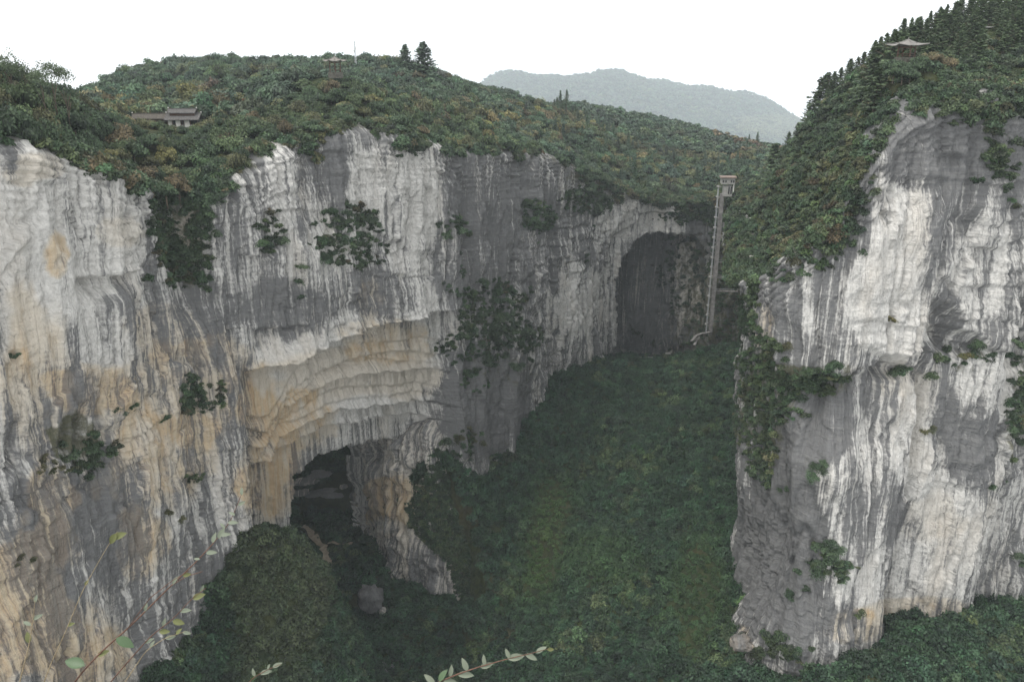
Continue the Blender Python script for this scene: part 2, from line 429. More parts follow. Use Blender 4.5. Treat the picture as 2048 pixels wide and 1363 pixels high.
    n0 = nu * nvv
    CL[name] = dict(V=V[:n0], px=ppx[:n0], py=ppy[:n0], n=np.repeat(nrm, nvv, 0), Q=Q, nrm=nrm, u=u)
    return o

def rimz(px, py, Y): return at(px, py, Y)[2]
# left wall: (x_top, y_top, z_top, x_bottom, y_bottom, z_bottom)
LW = [(-128, 40, -6, -134, 40, -150), (-104, 88, -8, -108, 86, -150), (-90, 118, -7.4, -96, 114, -150), (-82, 140, -11.4, -90, 136, -150),
      (-77, 158, -19, -84, 155, -152), (-77, 172, -25, -80, 170, -152), (-77, 180, -27, -78, 178, -152), (-70, 187, -24, -74, 184, -165),
      (-64, 198, -20, -66, 195, -190), (-55, 210, -15, -56, 209, -200), (-45, 223, -13.5, -46, 222, -204), (-33, 240, -16, -35, 238, -204),
      (-20, 258, -23, -21, 257, -204), (-12, 276, -24, -12, 275, -204), (7, 308, -28, 5, 306, -190), (20, 334, -33, 19, 334, -170), (36, 362, -42, 34, 362, -165),
      (50, 388, -50, 50, 388, -160), (60, 402, -56, 60, 402, -160), (82, 410, -60, 82, 410, -160), (104, 412, -62, 104, 412, -160), (130, 410, -52, 130, 410, -160), (165, 420, -52, 165, 420, -160)]
O1 = [(440, 775), (505, 737), (560, 722), (600, 700), (680, 672), (760, 645), (830, 628), (905, 612), (930, 612)]
O2 = [(560, 900), (600, 820), (640, 793), (700, 765), (780, 748), (870, 745)]
O3 = [(580, 940), (600, 895), (640, 866), (700, 838), (760, 822), (870, 812)]
O4 = [(585, 950), (620, 915), (660, 893), (720, 868), (800, 850), (870, 846)]
def left_feat(px, py, U, Z):
    w = sstep(488, 500, px) * (1 - sstep(893, 915, px))
    jit = fbm(U / 13, Z / 13, 77, 3) * 8 + fbm(U / 3, Z / 3, 76, 2) * 3
    d = 0
    for pl, dep, wd in ((O1, 7.5, 3), (O2, 2.6, 3), (O3, 4.2, 3), (O4, 2.6, 3)):
        y0 = polyline_y(pl, px); d = d - sstep(0, wd, py + jit - y0) * dep + np.exp(-np.maximum(0, y0 - py - jit) / 14) * (py + jit < y0 + 3) * 1.2
    for off, dep in ((-62, 1.8), (-35, 2.2), (-18, 1.8), (28, 1.9), (52, 2.0)):
        j2 = fbm(U / 22 + off, Z / 20, 79, 3) * 12; dep = dep * (.5 + .5 * sstep(-.2, .3, fbm(U / 20 + off * 3, Z / 40, 81, 2)))
        y0 = polyline_y(O2, px) + off; d = d - sstep(0, 4, py + j2 - y0) * dep + sstep(4, 24, py + j2 - y0) * dep * .8
    d = d * w
    # bulge of rock hanging below the first ledge, left of the arch
    # overhang slab left (510-590, 640-700)
    y1 = polyline_y([(500, 655), (600, 640)], px); d = d - sstep(0, 4, py - y1 + jit * .4) * (1 - sstep(10, 70, py - y1)) * 2.5 * sstep(500, 512, px) * (1 - sstep(580, 600, px))
    # gully with plants between near buttress and arch face
    g = np.exp(-((px - (360 + (py - 400) * .12)) / 42) ** 2) * (1 - sstep(560, 760, py)); d = d - g * 7
    g = np.exp(-((px - (492 + (py - 760) * .02)) / 10) ** 2) * sstep(700, 760, py) * (1 - sstep(1040, 1080, py)); d = d - g * 3
    # recess right of the bridge with the big bush (900-1090, 560-740)
    g = np.exp(-((px - 925 - (py - 600) * .02) / 18) ** 2) * sstep(300, 420, py) * (1 - sstep(700, 900, py)); d = d - g * 3.5
    # dark ledge at (150-240, 545)
    y1 = polyline_y([(130, 560), (240, 540)], px); d = d - sstep(0, 4, py - y1) * (1 - sstep(10, 60, py - y1)) * 2.5 * sstep(120, 150, px) * (1 - sstep(236, 246, px))
    # caverns near (160,880)
    for cx, cy, rx, ry, dp in ((150, 870, 16, 75, 4), (190, 850, 12, 60, 4), (120, 880, 14, 50, 3), (22, 905, 14, 45, 3), (520, 1010, 8, 40, 2), (1080, 600, 12, 50, 3), (790, 600, 5, 60, 2), (720, 330, 8, 70, 1.5)):
        d = d - dp * np.clip(1 - ((px - cx) / rx) ** 2 - ((py - cy) / ry) ** 2, 0, 1)
    # far bridge: stepped ledges above its arch
    fa = [(1200, 560), (1230, 505), (1262, 468), (1300, 440), (1400, 442)]
    for off, dep in ((-58, 2.2), (-38, 2.0), (-18, 2.2)):
        y0 = polyline_y(fa, px) + off; d = d - sstep(0, 4, py + jit * .7 - y0) * dep * sstep(1190, 1215, px)
    return d
def left_paint(pc, px, py, wc):
    W = pc[:, 0]; O = pc[:, 1]; G = pc[:, 2]
    W[:] = .465
    for cx, cy, rx, ry, a in ((120, 440, 160, 190, .26), (170, 660, 120, 120, .2), (560, 370, 45, 110, .22), (720, 400, 40, 130, .2), (830, 380, 60, 110, .25), (840, 520, 50, 160, .18),
                              (700, 740, 200, 110, .28), (560, 800, 70, 130, .2), (540, 950, 40, 120, .22), (860, 700, 45, 90, .12), (1160, 600, 60, 90, .22), (1290, 420, 130, 60, .12), (700, 840, 180, 60, .10),
                              (290, 900, 80, 110, .16), (340, 1100, 60, 140, .10), (60, 620, 70, 100, .2), (620, 520, 80, 60, .12), (480, 560, 50, 160, .08), (1235, 620, 15, 100, .2), (40, 760, 60, 80, .12)):
        W += blob(px, py, cx, cy, rx, ry, int(cx)) * a
    for cx, cy, rx, ry, a in ((650, 320, 60, 90, .14), (560, 620, 110, 60, .18), (760, 580, 120, 50, .10), (980, 380, 120, 130, .16), (940, 520, 120, 120, .12), (240, 640, 50, 90, .12), (230, 1040, 90, 150, .24), (60, 1060, 70, 130, .1),
                              (360, 960, 80, 90, .08), (970, 800, 110, 130, .28), (420, 640, 60, 120, .14), (240, 380, 60, 70, .12), (400, 1200, 110, 130, .14), (140, 1200, 60, 80, .1), (1100, 500, 90, 120, .08), (1130, 380, 120, 90, .12), (60, 330, 80, 60, .10),
                              (710, 270, 60, 50, .12), (1400, 540, 36, 130, .35)):
        W -= blob(px, py, cx, cy, rx, ry, int(cx) + 3) * a
    for cx, cy, rx, ry, a in ((112, 505, 26, 52, .55), (180, 780, 90, 60, .5), (400, 780, 160, 120, .42), (300, 930, 150, 130, .5), (540, 920, 70, 150, .62), (600, 830, 80, 60, .48), (780, 680, 100, 50, .42), (700, 745, 200, 60, .22),
                              (60, 740, 80, 180, .36), (110, 1020, 70, 110, .62), (40, 1230, 110, 170, .78), (280, 1080, 60, 80, .55), (150, 1300, 120, 90, .6), (240, 470, 60, 40, .2), (60, 340, 70, 40, .25), (740, 600, 30, 50, .35), (340, 660, 90, 60, .3), (380, 420, 30, 120, .25)):
        O += blob(px, py, cx, cy, rx, ry, int(cx) + 9) * a * .95
    O += .05 * (1 - sstep(860, 1000, px)) * sstep(520, 760, py)
    for cx, cy, rx, ry, a in ((375, 420, 55, 170, .6), (1000, 700, 120, 90, .45), (960, 900, 90, 60, .4), (690, 480, 60, 60, .5), (540, 460, 40, 70, .35), (1330, 380, 120, 25, .5), (610, 560, 30, 60, .4), (350, 900, 60, 60, .3), (430, 1290, 110, 90, .4),
                              (1150, 400, 70, 50, .4), (900, 450, 30, 40, .4), (140, 880, 70, 60, .75), (60, 1000, 40, 50, .3), (1380, 560, 60, 90, .5)):
        G += blob(px, py, cx, cy, rx, ry, int(cx) + 5) * a
    G += (1 - sstep(0, 55, py - polyline_y([(0, 262), (130, 290), (240, 330), (340, 380), (500, 330), (560, 280), (700, 245), (860, 260), (1050, 290), (1200, 350), (1300, 390), (1450, 410)], px))) * .55 * (px < 1500)
HOLE1 = [(575, 1400), (578, 1060), (581, 1000), (590, 950), (612, 925), (650, 904), (690, 890), (730, 880), (800, 872), (850, 872), (866, 890), (872, 960), (880, 1400)]
HOLE2 = [(1229, 760), (1227, 545), (1244, 512), (1264, 485), (1290, 468), (1312, 462), (1350, 466), (1404, 468), (1424, 500), (1430, 600), (1430, 760)]
ax1 = np.array([-.80, .60, 0.0])
# build the left wall in two pieces so that each arch gets its own tunnel
LWa = LW[:14]; LWb = LW[13:]
def hole_clip(h): return h
cliff("left_cliff", LWa, 1, ds=.42, dz=.46, seed=3, feat=left_feat, paint=left_paint, hole=HOLE1, tunnel=(ax1, 46, 1.0, 0.0), damp=lambda px, py: 1 - .55 * sstep(495, 520, px) * (1 - sstep(890, 920, px)) * sstep(0, 15, py - polyline_y(O1, px)))
cliff("far_cliff", [(-14, 272, -24, -14, 272, -204)] + LWb[1:], 1, ds=.6, dz=.6, seed=3, feat=left_feat, paint=left_paint, hole=HOLE2, tunnel=(np.array([-.12, .99, 0]), 46, 2.0, 0.0))

# wall seen inside the far arch
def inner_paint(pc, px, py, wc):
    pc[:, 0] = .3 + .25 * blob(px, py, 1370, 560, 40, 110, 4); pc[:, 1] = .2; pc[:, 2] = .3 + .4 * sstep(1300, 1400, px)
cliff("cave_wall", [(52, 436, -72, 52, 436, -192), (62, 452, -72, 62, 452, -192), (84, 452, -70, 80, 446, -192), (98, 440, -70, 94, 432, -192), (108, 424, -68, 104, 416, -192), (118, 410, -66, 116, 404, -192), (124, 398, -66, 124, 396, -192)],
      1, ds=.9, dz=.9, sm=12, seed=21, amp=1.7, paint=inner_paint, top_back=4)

# right massif
RW = [(260, 200, -2, 262, 198, -150), (190, 186, -2, 194, 184, -150), (150, 177, -3, 150, 178, -152), (125, 171, -3, 124, 168, -152), (100, 166, -3, 96, 156, -152), (84, 163, -5, 78, 149, -155),
      (74, 160, -14, 70, 148, -155), (66, 161, -28, 63, 152, -155), (59, 168, -40, 63, 158, -155), (57, 182, -48, 65, 172, -155), (60, 200, -50, 70, 196, -155), (65, 225, -48, 79, 228, -155), (72, 255, -42, 86, 262, -155), (92, 300, -40, 102, 310, -150), (128, 400, -50, 132, 400, -150)]
def right_feat(px, py, U, Z):
    d = 0
    jit = fbm(U / 5, Z / 5, 78, 3) * 8
    # upper block overhangs the scrub ledge: edge runs (1480,545) -> (1590,740) -> (1700,740) ...
    y0 = polyline_y([(1440, 500), (1482, 560), (1530, 640), (1590, 745), (1700, 752), (1760, 755)], px)
    s = sstep(0, 10, py + jit - y0)
    d = d - s * 6.0 * (1 - sstep(1640, 1780, px)) * (1 - .9 * np.maximum(sstep(0, 120, py - 800) * sstep(1560, 1600, px), sstep(1040, 1240, py) * .9)) + 4.0 * sstep(1160, 1290, py) * (1 - sstep(1560, 1680, px))
    # lower block stands forward again left of 1720 below y 800
    d = d + sstep(790, 830, py) * sstep(1555, 1575, px) * (1 - sstep(1690, 1780, px)) * 2.0
    # deep crack between the two big flutes
    cx = polyline_y([(560, 1895), (700, 1850), (800, 1855), (1000, 1830), (1230, 1790)], py)
    d = d - np.exp(-((px - cx) / 13) ** 2) * 4.5 * sstep(520, 640, py)
    cx = polyline_y([(620, 1740), (760, 1762), (1000, 1740), (1200, 1690)], py)
    d = d - np.exp(-((px - cx) / 8) ** 2) * 1.6 * sstep(700, 760, py)
    for cxx, cy, rx, ry, dp in ((1895, 660, 42, 60, 6), (1930, 690, 45, 30, 4), (1785, 740, 30, 28, 3), (2035, 700, 30, 50, 4), (1960, 470, 18, 60, 2), (1600, 700, 22, 90, 2)):
        d = d - dp * np.clip(1 - ((px - cxx) / rx) ** 2 - ((py - cy) / ry) ** 2, 0, 1)
    d = d + 2.2 * np.exp(-((px - 1780 + (py - 600) * .05) / 90) ** 2) * sstep(380, 480, py) * (1 - sstep(700, 760, py))
    d = d - sstep(0, 8, py + jit * .6 - polyline_y([(1600, 745), (1800, 730), (1900, 690), (2048, 690)], px)) * 1.6 * (1 - sstep(860, 950, py)) * sstep(1600, 1640, px)
    return d
def right_paint(pc, px, py, wc):
    W = pc[:, 0]; O = pc[:, 1]; G = pc[:, 2]
    W[:] = .425
    for cx, cy, rx, ry, a in ((1780, 600, 100, 150, .34), (1800, 440, 60, 90, .18), (1960, 560, 80, 130, .2), (1620, 600, 20, 110, .25), (1700, 870, 50, 120, .2), (1820, 860, 40, 160, .24), (1960, 760, 70, 80, .2), (1900, 1060, 120, 130, .14),
                              (1780, 1160, 110, 90, .2), (1690, 1080, 40, 120, .14), (1500, 1080, 14, 160, .12), (2020, 950, 50, 150, .12), (1860, 960, 60, 120, .1)):
        W += blob(px, py, cx, cy, rx, ry, int(cx)) * a
    for cx, cy, rx, ry, a in ((1880, 260, 200, 110, .2), (1570, 580, 80, 60, .08), (1640, 860, 80, 100, .42), (1560, 1060, 110, 190, .42), (1960, 900, 90, 120, .14), (1780, 1000, 30, 90, .14), (1700, 1000, 26, 100, .14), (1890, 820, 22, 90, .12), (1830, 1130, 60, 60, .12), (1980, 340, 90, 100, .06), (1560, 1220, 80, 80, .2), (1900, 620, 40, 50, .2), (1620, 1230, 60, 50, .14)):
        W -= blob(px, py, cx, cy, rx, ry, int(cx) + 3) * a
    for cx, cy, rx, ry, a in ((1700, 1250, 90, 40, .4), (1850, 1040, 90, 60, .15), (1520, 660, 30, 60, .4), (1480, 1270, 30, 30, .5), (1850, 1220, 120, 30, .35), (1800, 760, 60, 40, .15)):
        O += blob(px, py, cx, cy, rx, ry, int(cx) + 9) * a
    for cx, cy, rx, ry, a in ((1640, 760, 90, 40, .6), (1540, 800, 60, 130, .6), (1640, 1120, 70, 70, .4), (1940, 720, 60, 30, .5), (1560, 1000, 40, 60, .25), (1640, 940, 60, 40, .35), (2040, 800, 30, 160, .6), (2000, 350, 60, 60, .3), (1600, 470, 130, 40, .6), (1660, 350, 60, 90, .5), (1740, 300, 60, 60, .3)):
        G += blob(px, py, cx, cy, rx, ry, int(cx) + 5) * a
cliff("right_cliff", RW, -1, ds=.42, dz=.42, sm=9, seed=41, feat=right_feat, paint=right_paint)

# spur of rock at the foot of the bridge pier
def spur_paint(pc, px, py, wc):
    pc[:, 0] = .40; pc[:, 1] = blob(px, py, 800, 990, 70, 50, 3) * .6; pc[:, 2] = .12
def P6(px, yt, yb, Yt, Yb, dxb=0):
    a = at(px, yt, Yt); b = at(px + dxb, yb, Yb); return (a[0], a[1], a[2], b[0], b[1], b[2])
def spur_feat(px, py, U, Z):
    e = polyline_y([(700, 1030), (733, 1050), (745, 1100), (765, 1140), (806, 1185), (850, 1210), (882, 1214), (940, 1195)], px)
    return sstep(0, 6, py + fbm(U / 4, Z / 4, 5, 3) * 12 - e) * -4 + fbm(U / 7, Z / 7, 15, 3) * 3
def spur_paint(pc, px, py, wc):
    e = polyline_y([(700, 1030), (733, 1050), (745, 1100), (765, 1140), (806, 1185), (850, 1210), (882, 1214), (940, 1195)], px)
    pc[:, 0] = .52 - .12 * sstep(1040, 1120, py); pc[:, 1] = .2 + blob(px, py, 790, 1000, 90, 60, 3) * .6; pc[:, 2] = .1 + sstep(0, 10, py - e) * .8 + .5 * blob(px, py, 880, 1060, 40, 60, 6)  # below edge e, dark growth and undercut shade are painted in
def PV(px, yt, yb, Yt, Yb): return P6(px, yt, yb, Yt, Yb, (1024 - px) * (yb - yt) / 4372)
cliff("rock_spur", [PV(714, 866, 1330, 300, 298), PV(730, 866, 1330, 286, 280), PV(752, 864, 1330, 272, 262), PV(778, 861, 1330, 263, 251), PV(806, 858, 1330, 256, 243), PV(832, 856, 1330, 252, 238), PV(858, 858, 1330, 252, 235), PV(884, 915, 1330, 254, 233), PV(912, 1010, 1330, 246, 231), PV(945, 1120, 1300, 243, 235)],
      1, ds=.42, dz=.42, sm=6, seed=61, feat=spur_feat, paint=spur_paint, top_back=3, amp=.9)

# ------------------------------------------------------------------ ground sheets
def G3(px, py, Y):
    p = at(px, py, Y); return (p[0], p[1], p[2])
VAL = [G3(1235, 716, 402), G3(1290, 726, 400), G3(1360, 718, 398), G3(1420, 700, 392), (80, 440, -163), (60, 470, -176), (60, 430, -158), (104, 420, -155),
       G3(1110, 768, 332), G3(1030, 872, 298), G3(920, 930, 259), (62, 160, -141), (60, 172, -143), (68, 150, -140), G3(1470, 900, 262), G3(1465, 705, 372), G3(1445, 700, 396),
       G3(1200, 900, 290), G3(1200, 1100, 232), G3(1200, 1363, 180), G3(1400, 1363, 166), G3(1400, 1100, 214), G3(1050, 1363, 190), G3(850, 1363, 206), G3(750, 1363, 212),
       G3(900, 1250, 230), G3(1000, 1100, 246), G3(950, 950, 264), G3(872, 950, 242.5), G3(842, 1008, 239.5), G3(868, 1070, 236.5), G3(910, 1118, 234), G3(960, 1165, 229), G3(1100, 800, 322), G3(1350, 900, 285),
       G3(500, 1062, 180), G3(560, 1075, 181), G3(615, 1110, 181), G3(640, 1190, 177), G3(660, 1280, 168), G3(668, 1363, 160), G3(450, 1363, 150), G3(560, 1250, 164), G3(360, 1363, 144), G3(440, 1240, 166),
       (-56, 222, -187), (-40, 205, -190), (-45, 226, -186), (-68, 245, -178), (-62, 262, -178), (-84, 275, -177), (-80, 300, -168), (-78, 330, -150), (-110, 300, -170), (-100, 340, -140), (-60, 320, -140), (-130, 330, -145),
       (-48, 240, -184), (-44, 216, -189), (-76, 226, -180), (-40, 178, -172), (-20, 160, -172), (30, 140, -160), (60, 120, -150), (-60, 120, -150), (-100, 100, -150),
       (-50, 205, -176), (-58, 210, -180), (-40, 190, -182),
       G3(1500, 1345, 150), G3(1650, 1345, 143), G3(1800, 1290, 152), G3(2000, 1210, 170), G3(1900, 1363, 140), G3(2048, 1300, 150), (160, 178, -136), (120, 130, -138), (200, 120, -140), (130, 220, -130), (150, 330, -120)]
vtps = TPS(VAL, .002)
def valley_z(x, y):
    z = vtps(x, y); z = np.clip(z, -202, -96)
    q = CL["rock_spur"]['Q'][:, :2] + CL["rock_spur"]['nrm'] * .2
    cut = np.concatenate([q[2:], [(-8, 226), (-30, 205), (-52, 208), (-70, 238), (-88, 270), (-92, 300)]])
    z = np.where(inside(cut, np.asarray(x), np.asarray(y)), np.minimum(z, -183), z)
    return z + fbm(np.asarray(x) / 16, np.asarray(y) / 16, 9, 4) * 3.4 + fbm(np.asarray(x) / 6, np.asarray(y) / 6, 10, 2) * 1.2
def grid_mesh(name, x0, x1, y0, y1, st, zf, mat, keep=None):
    xs = np.arange(x0, x1, st); ys = np.arange(y0, y1, st); X, Y = np.meshgrid(xs, ys, indexing='ij')
    Z = zf(X, Y); V = np.stack([X, Y, Z], -1).reshape(-1, 3)
    idx = np.arange(X.size).reshape(X.shape)
    F = np.stack([idx[:-1, :-1], idx[1:, :-1], idx[1:, 1:], idx[:-1, 1:]], -1).reshape(-1, 4)
    if keep is not None:
        k = keep(V[:, 0], V[:, 1]); F = F[k[F].all(1)]
    o = link(name, mesh_np(name, V, F, [mat], True)); tag(o, kind='structure'); return o
grid_mesh("valley_floor", -190, 240, 60, 500, 1.6, valley_z, SOIL)

HL = [G3(0, 262, 122), G3(130, 285, 146), G3(240, 330, 166), G3(340, 372, 182), G3(500, 330, 200), G3(550, 278, 210), G3(700, 246, 228), G3(800, 252, 245), G3(950, 285, 278), G3(1100, 305, 335), G3(1200, 345, 376), G3(1300, 385, 405), G3(1400, 400, 415), (130, 412, -52), (165, 422, -50),
      (-106, 88, -6), (-135, 60, -4), G3(60, 225, 150), G3(150, 240, 170), G3(230, 270, 192), G3(370, 262, 228), G3(300, 240, 240), G3(500, 255, 236), G3(600, 205, 246), G3(671, 150, 262), G3(720, 175, 268), G3(760, 190, 280), G3(850, 205, 310), G3(1000, 243, 352), G3(1180, 285, 425), G3(1300, 312, 470), G3(1400, 335, 470), G3(1440, 365, 420), G3(1500, 345, 440),
      G3(100, 215, 300), G3(180, 190, 400), G3(250, 152, 400), G3(400, 132, 400), G3(520, 147, 390), G3(620, 142, 380), G3(720, 140, 375), G3(850, 152, 385), G3(920, 178, 395), G3(980, 202, 405), G3(1060, 220, 425), G3(1130, 235, 470),
      G3(1150, 215, 600), G3(1250, 235, 650), G3(1350, 255, 680), G3(1450, 285, 680), G3(1550, 310, 640), (-200, 520, -20), (-50, 540, -30), (-300, 400, -25), (-250, 200, -10), (50, 800, -60), (250, 800, -80), (-100, 800, -60), (-350, 800, -60), (400, 700, -90), (300, 450, -50), (240, 480, -48), (-400, 120, -20), (-170, 330, -16), (-110, 335, -14), G3(420, 200, 330), G3(300, 205, 320)]
htps = TPS(HL, .002)
def rim_blend(names, tps, reach):
    A = []
    for nm in names:
        c = CL[nm]; q = c['Q'][::6]; n = c['nrm'][::6]
        for off in (0, 6): A.append(np.stack([q[:, 0] - n[:, 0] * off, q[:, 1] - n[:, 1] * off, q[:, 2]], -1))
    A = np.concatenate(A); E = A[:, 2] - .6 - tps(A[:, 0], A[:, 1])
    def f(x, y):
        x = np.asarray(x, dtype=float); q = np.stack([x.ravel(), np.ravel(y)], -1); out = np.zeros(len(q))
        for i in range(0, len(q), 20000):
            d2 = ((q[i:i + 20000, None, :] - A[None, :, :2]) ** 2).sum(-1); dm = np.sqrt(d2.min(1)); w = 1 / (d2 + 4) ** 2
            out[i:i + 20000] = (w * E).sum(1) / w.sum(1) * np.exp(-np.maximum(dm - 3, 0) / reach)
        return out.reshape(x.shape)
    return f
_hb = [None]
def hill_z(x, y):
    if _hb[0] is None: _hb[0] = rim_blend(("left_cliff", "far_cliff"), htps, 14)
    b = _hb[0](x, y)
    return np.clip(htps(x, y) + b, -95, 45) + fbm(np.asarray(x) / 22, np.asarray(y) / 22, 19, 4) * 1.6
rim = np.array([(p[0], p[1]) for p in LW]); rimpoly = np.concatenate([[(-128, -60)], rim, [(330, 440), (330, -60)]])
def offset_rim(off):
    A = []
    for nm in ("left_cliff", "far_cliff"):
        c = CL[nm]; A.append(c['Q'][:, :2] - c['nrm'] * off)
    return np.concatenate([[(-128 - off, -60)]] + A + [[(330, 440), (330, -60)]])
rp4 = offset_rim(3.0)
chasm = [(-150, 292), (-128, 350), (-80, 362), (-62, 322), (-66, 296), (-95, 285)]
rp0 = offset_rim(.3)
def keep_hill(x, y): return ~inside(rp4, x, y) & ~inside(chasm, x, y)
def keep_rim(x, y): return ~inside(rp0, x, y) & ~inside(chasm, x, y)
grid_mesh("hills", -520, 420, 30, 960, 3.0, hill_z, SOIL, keep_hill)

# chasm walls behind the near bridge, lit from its own open top
def back_paint(pc, px, py, wc): pc[:, 0] = .3; pc[:, 2] = .45
CH = [(-66, 294), (-60, 325), (-80, 364), (-128, 352), (-152, 292), (-128, 262)]
cliff("rear_cliff", [(x, y, -16, x, y, -200) for x, y in CH], -1, ds=1.4, dz=1.4, sm=14, seed=71, paint=back_paint, top_back=5)

RM = [(190, 187, 2), (150, 178, 1), G3(2048, 215, 176), G3(1900, 195, 169), G3(1800, 205, 168), G3(1740, 290, 165), G3(1700, 390, 165), G3(1640, 450, 166), G3(1580, 470, 170), G3(1500, 500, 185), (58, 200, -49), (64, 225, -47),
      G3(1452, 470, 240), G3(1452, 410, 252), G3(1480, 365, 272), G3(1530, 318, 290), G3(1600, 340, 214), G3(1700, 260, 205), G3(1700, 340, 184), G3(1620, 235, 262), G3(1700, 160, 245), G3(1750, 120, 232), G3(1810, 112, 186), G3(1900, 150, 182), G3(1850, 75, 232), G3(1950, 45, 236), G3(2048, 25, 240), G3(2048, 110, 200),
      (200, 240, 24), (260, 220, 26), (260, 190, 4), (300, 300, 30), (130, 300, -12), (110, 340, -34), (140, 360, -38), (160, 420, -50), (220, 330, 0), (250, 420, -30), (92, 302, -38), (126, 400, -50)]
rtps = TPS(RM, .002)
_mb = [None]
def mass_z(x, y):
    if _mb[0] is None: _mb[0] = rim_blend(("right_cliff",), rtps, 9)
    return np.clip(rtps(x, y) + _mb[0](x, y), -60, 45) + fbm(np.asarray(x) / 14, np.asarray(y) / 14, 29, 4) * 1.8
cR = CL['right_cliff']; rR = cR['Q'][:, :2] - cR['nrm'] * 2.0
mpoly = np.concatenate([rR, [(150, 440), (380, 440), (380, 220)]])
def keep_mass(x, y): return inside(mpoly, x, y)
grid_mesh("right_hill", 48, 380, 150, 440, 1.5, mass_z, SOIL, keep_mass)

KF = 1.65
FM = [G3(x, y, Y * KF) for x, y, Y in ((900, 225, 2600), (960, 180, 2600), (990, 148, 2600), (1060, 148, 2600), (1150, 158, 2600), (1220, 143, 2600), (1300, 168, 2600), (1400, 178, 2600), (1500, 198, 2560), (1560, 220, 2500), (1610, 258, 2440), (1680, 330, 2400), (1500, 250, 2060), (1400, 240, 2020), (1300, 225, 2020), (1150, 215, 2020), (1560, 290, 1860), (1600, 300, 1900))]
FM += [(x * KF, y * KF, z * KF) for x, y, z in ((-1000, 2600, -60), (-600, 2000, -120), (0, 1750, -115), (600, 1750, -150), (1000, 1880, -230), (1600, 2400, -300), (0, 3200, -120), (800, 3200, -120), (1800, 3200, -280), (-1000, 3200, -160))]
ftps = TPS(FM, .002)
def far_z(x, y): return np.clip(ftps(x, y), -560, 130) + fbm(np.asarray(x) / 260, np.asarray(y) / 260, 39, 4) * 34 + fbm(np.asarray(x) / 70, np.asarray(y) / 70, 38, 2) * 9
grid_mesh("far_mountain", -900, 3100, 2800, 5000, 36, far_z, SOIL)

# near ledge under the camera, out of frame, where the twigs root
def ledge_z(x, y): return -1.75 - sstep(.9, 1.6, np.asarray(y)) * 2.2 - sstep(1.5, 3.2, np.asarray(y)) * 9 + fbm(np.asarray(x) * 1.5, np.asarray(y) * 1.5, 3, 4) * .08
grid_mesh("near_ledge", -3.2, 3.2, -2.5, 2.4, .08, ledge_z, SOIL)

# path through the near arch
def ribbon(name, pts, w, mat, zf, lift=.25):
    p = np.array(pts, dtype=float); s = np.concatenate([[0], np.cumsum(np.hypot(*np.diff(p, axis=0).T))]); t = np.arange(0, s[-1], 1.0)
    q = np.stack([np.interp(t, s, p[:, 0]), np.interp(t, s, p[:, 1])], -1)
    k = 4; wv = np.ones(2 * k + 1) / (2 * k + 1); q = np.stack([np.convolve(np.pad(q[:, j], k, mode='edge'), wv, 'valid') for j in range(2)], -1)
    d = np.gradient(q, axis=0); d /= np.linalg.norm(d, axis=1)[:, None]; n = np.stack([-d[:, 1], d[:, 0]], -1)
    V = []; F = []
    ww = w * (1 + .25 * np.sin(t * .7))
    for j, o in enumerate((-.5, -.17, .17, .5)):
        e = q + n * (o * ww)[:, None]; V.append(np.stack([e[:, 0], e[:, 1], zf(q[:, 0], q[:, 1]) + lift], -1))
    m = len(t); V = np.concatenate(V)
    for j in range(3):
        a = np.arange(m - 1) + j * m; F.append(np.stack([a, a + 1, a + 1 + m, a + m], -1))
    o = link(name, mesh_np(name, V, np.concatenate(F), [mat], True)); tag(o, kind='structure'); return o
def gp(px, py, z0=-178):
    d = ray(px, py)
    Y = 200.0
    for _ in range(60):
        p = d * (Y / d[1]); e = p[2] - valley_z(np.array([p[0]]), np.array([p[1]]))[0]
        Y += e * .5
    return (p[0], p[1])
#PART2
# ------------------------------------------------------------------ foliage kinds
def leafmesh(name, C, Nrm, size, lv, mat, core=None):
    """many leaf-sprig faces: centres C, facing Nrm"""
    n = len(C); r = rng.normal(size=(n, 3)); t = np.cross(Nrm, r); t /= np.linalg.norm(t, axis=1)[:, None] + 1e-9; b = np.cross(Nrm, t)
    s = size[:, None] if np.ndim(size) else size
    a = t * s * .62; c = b * s * .42; k = Nrm * s * .12
    V = np.stack([C - a - c * .4, C - c - k, C + a * 1.05, C + c + k], 1).reshape(-1, 3)
    F = np.arange(4 * n).reshape(n, 4); L_ = np.repeat(lv, 4)
    if core is not None:
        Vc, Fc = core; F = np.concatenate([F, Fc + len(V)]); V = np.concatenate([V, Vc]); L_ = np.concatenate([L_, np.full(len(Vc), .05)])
    me = mesh_np(name, V, F, [mat]); vattr(me, "lv", L_); return me
def lobe_core(cs, rs, k=.56):
    V = []; F = []; o = 0
    n, m = 7, 5
    for c, r in zip(cs, rs):
        v = []
        for i in range(m + 1):
            th = math.pi * i / m
            for j in range(n):
                ph = 2 * math.pi * j / n + i * .3; rr = r * k * random.uniform(.8, 1.1)
                v.append((c[0] + rr * math.sin(th) * math.cos(ph), c[1] + rr * math.sin(th) * math.sin(ph), c[2] + rr * math.cos(th)))
        V += v
        for i in range(m):
            for j in range(n): F.append((o + i * n + j, o + (i + 1) * n + j, o + (i + 1) * n + (j + 1) % n, o + i * n + (j + 1) % n))
        o += len(v)
    return np.array(V), np.array(F)
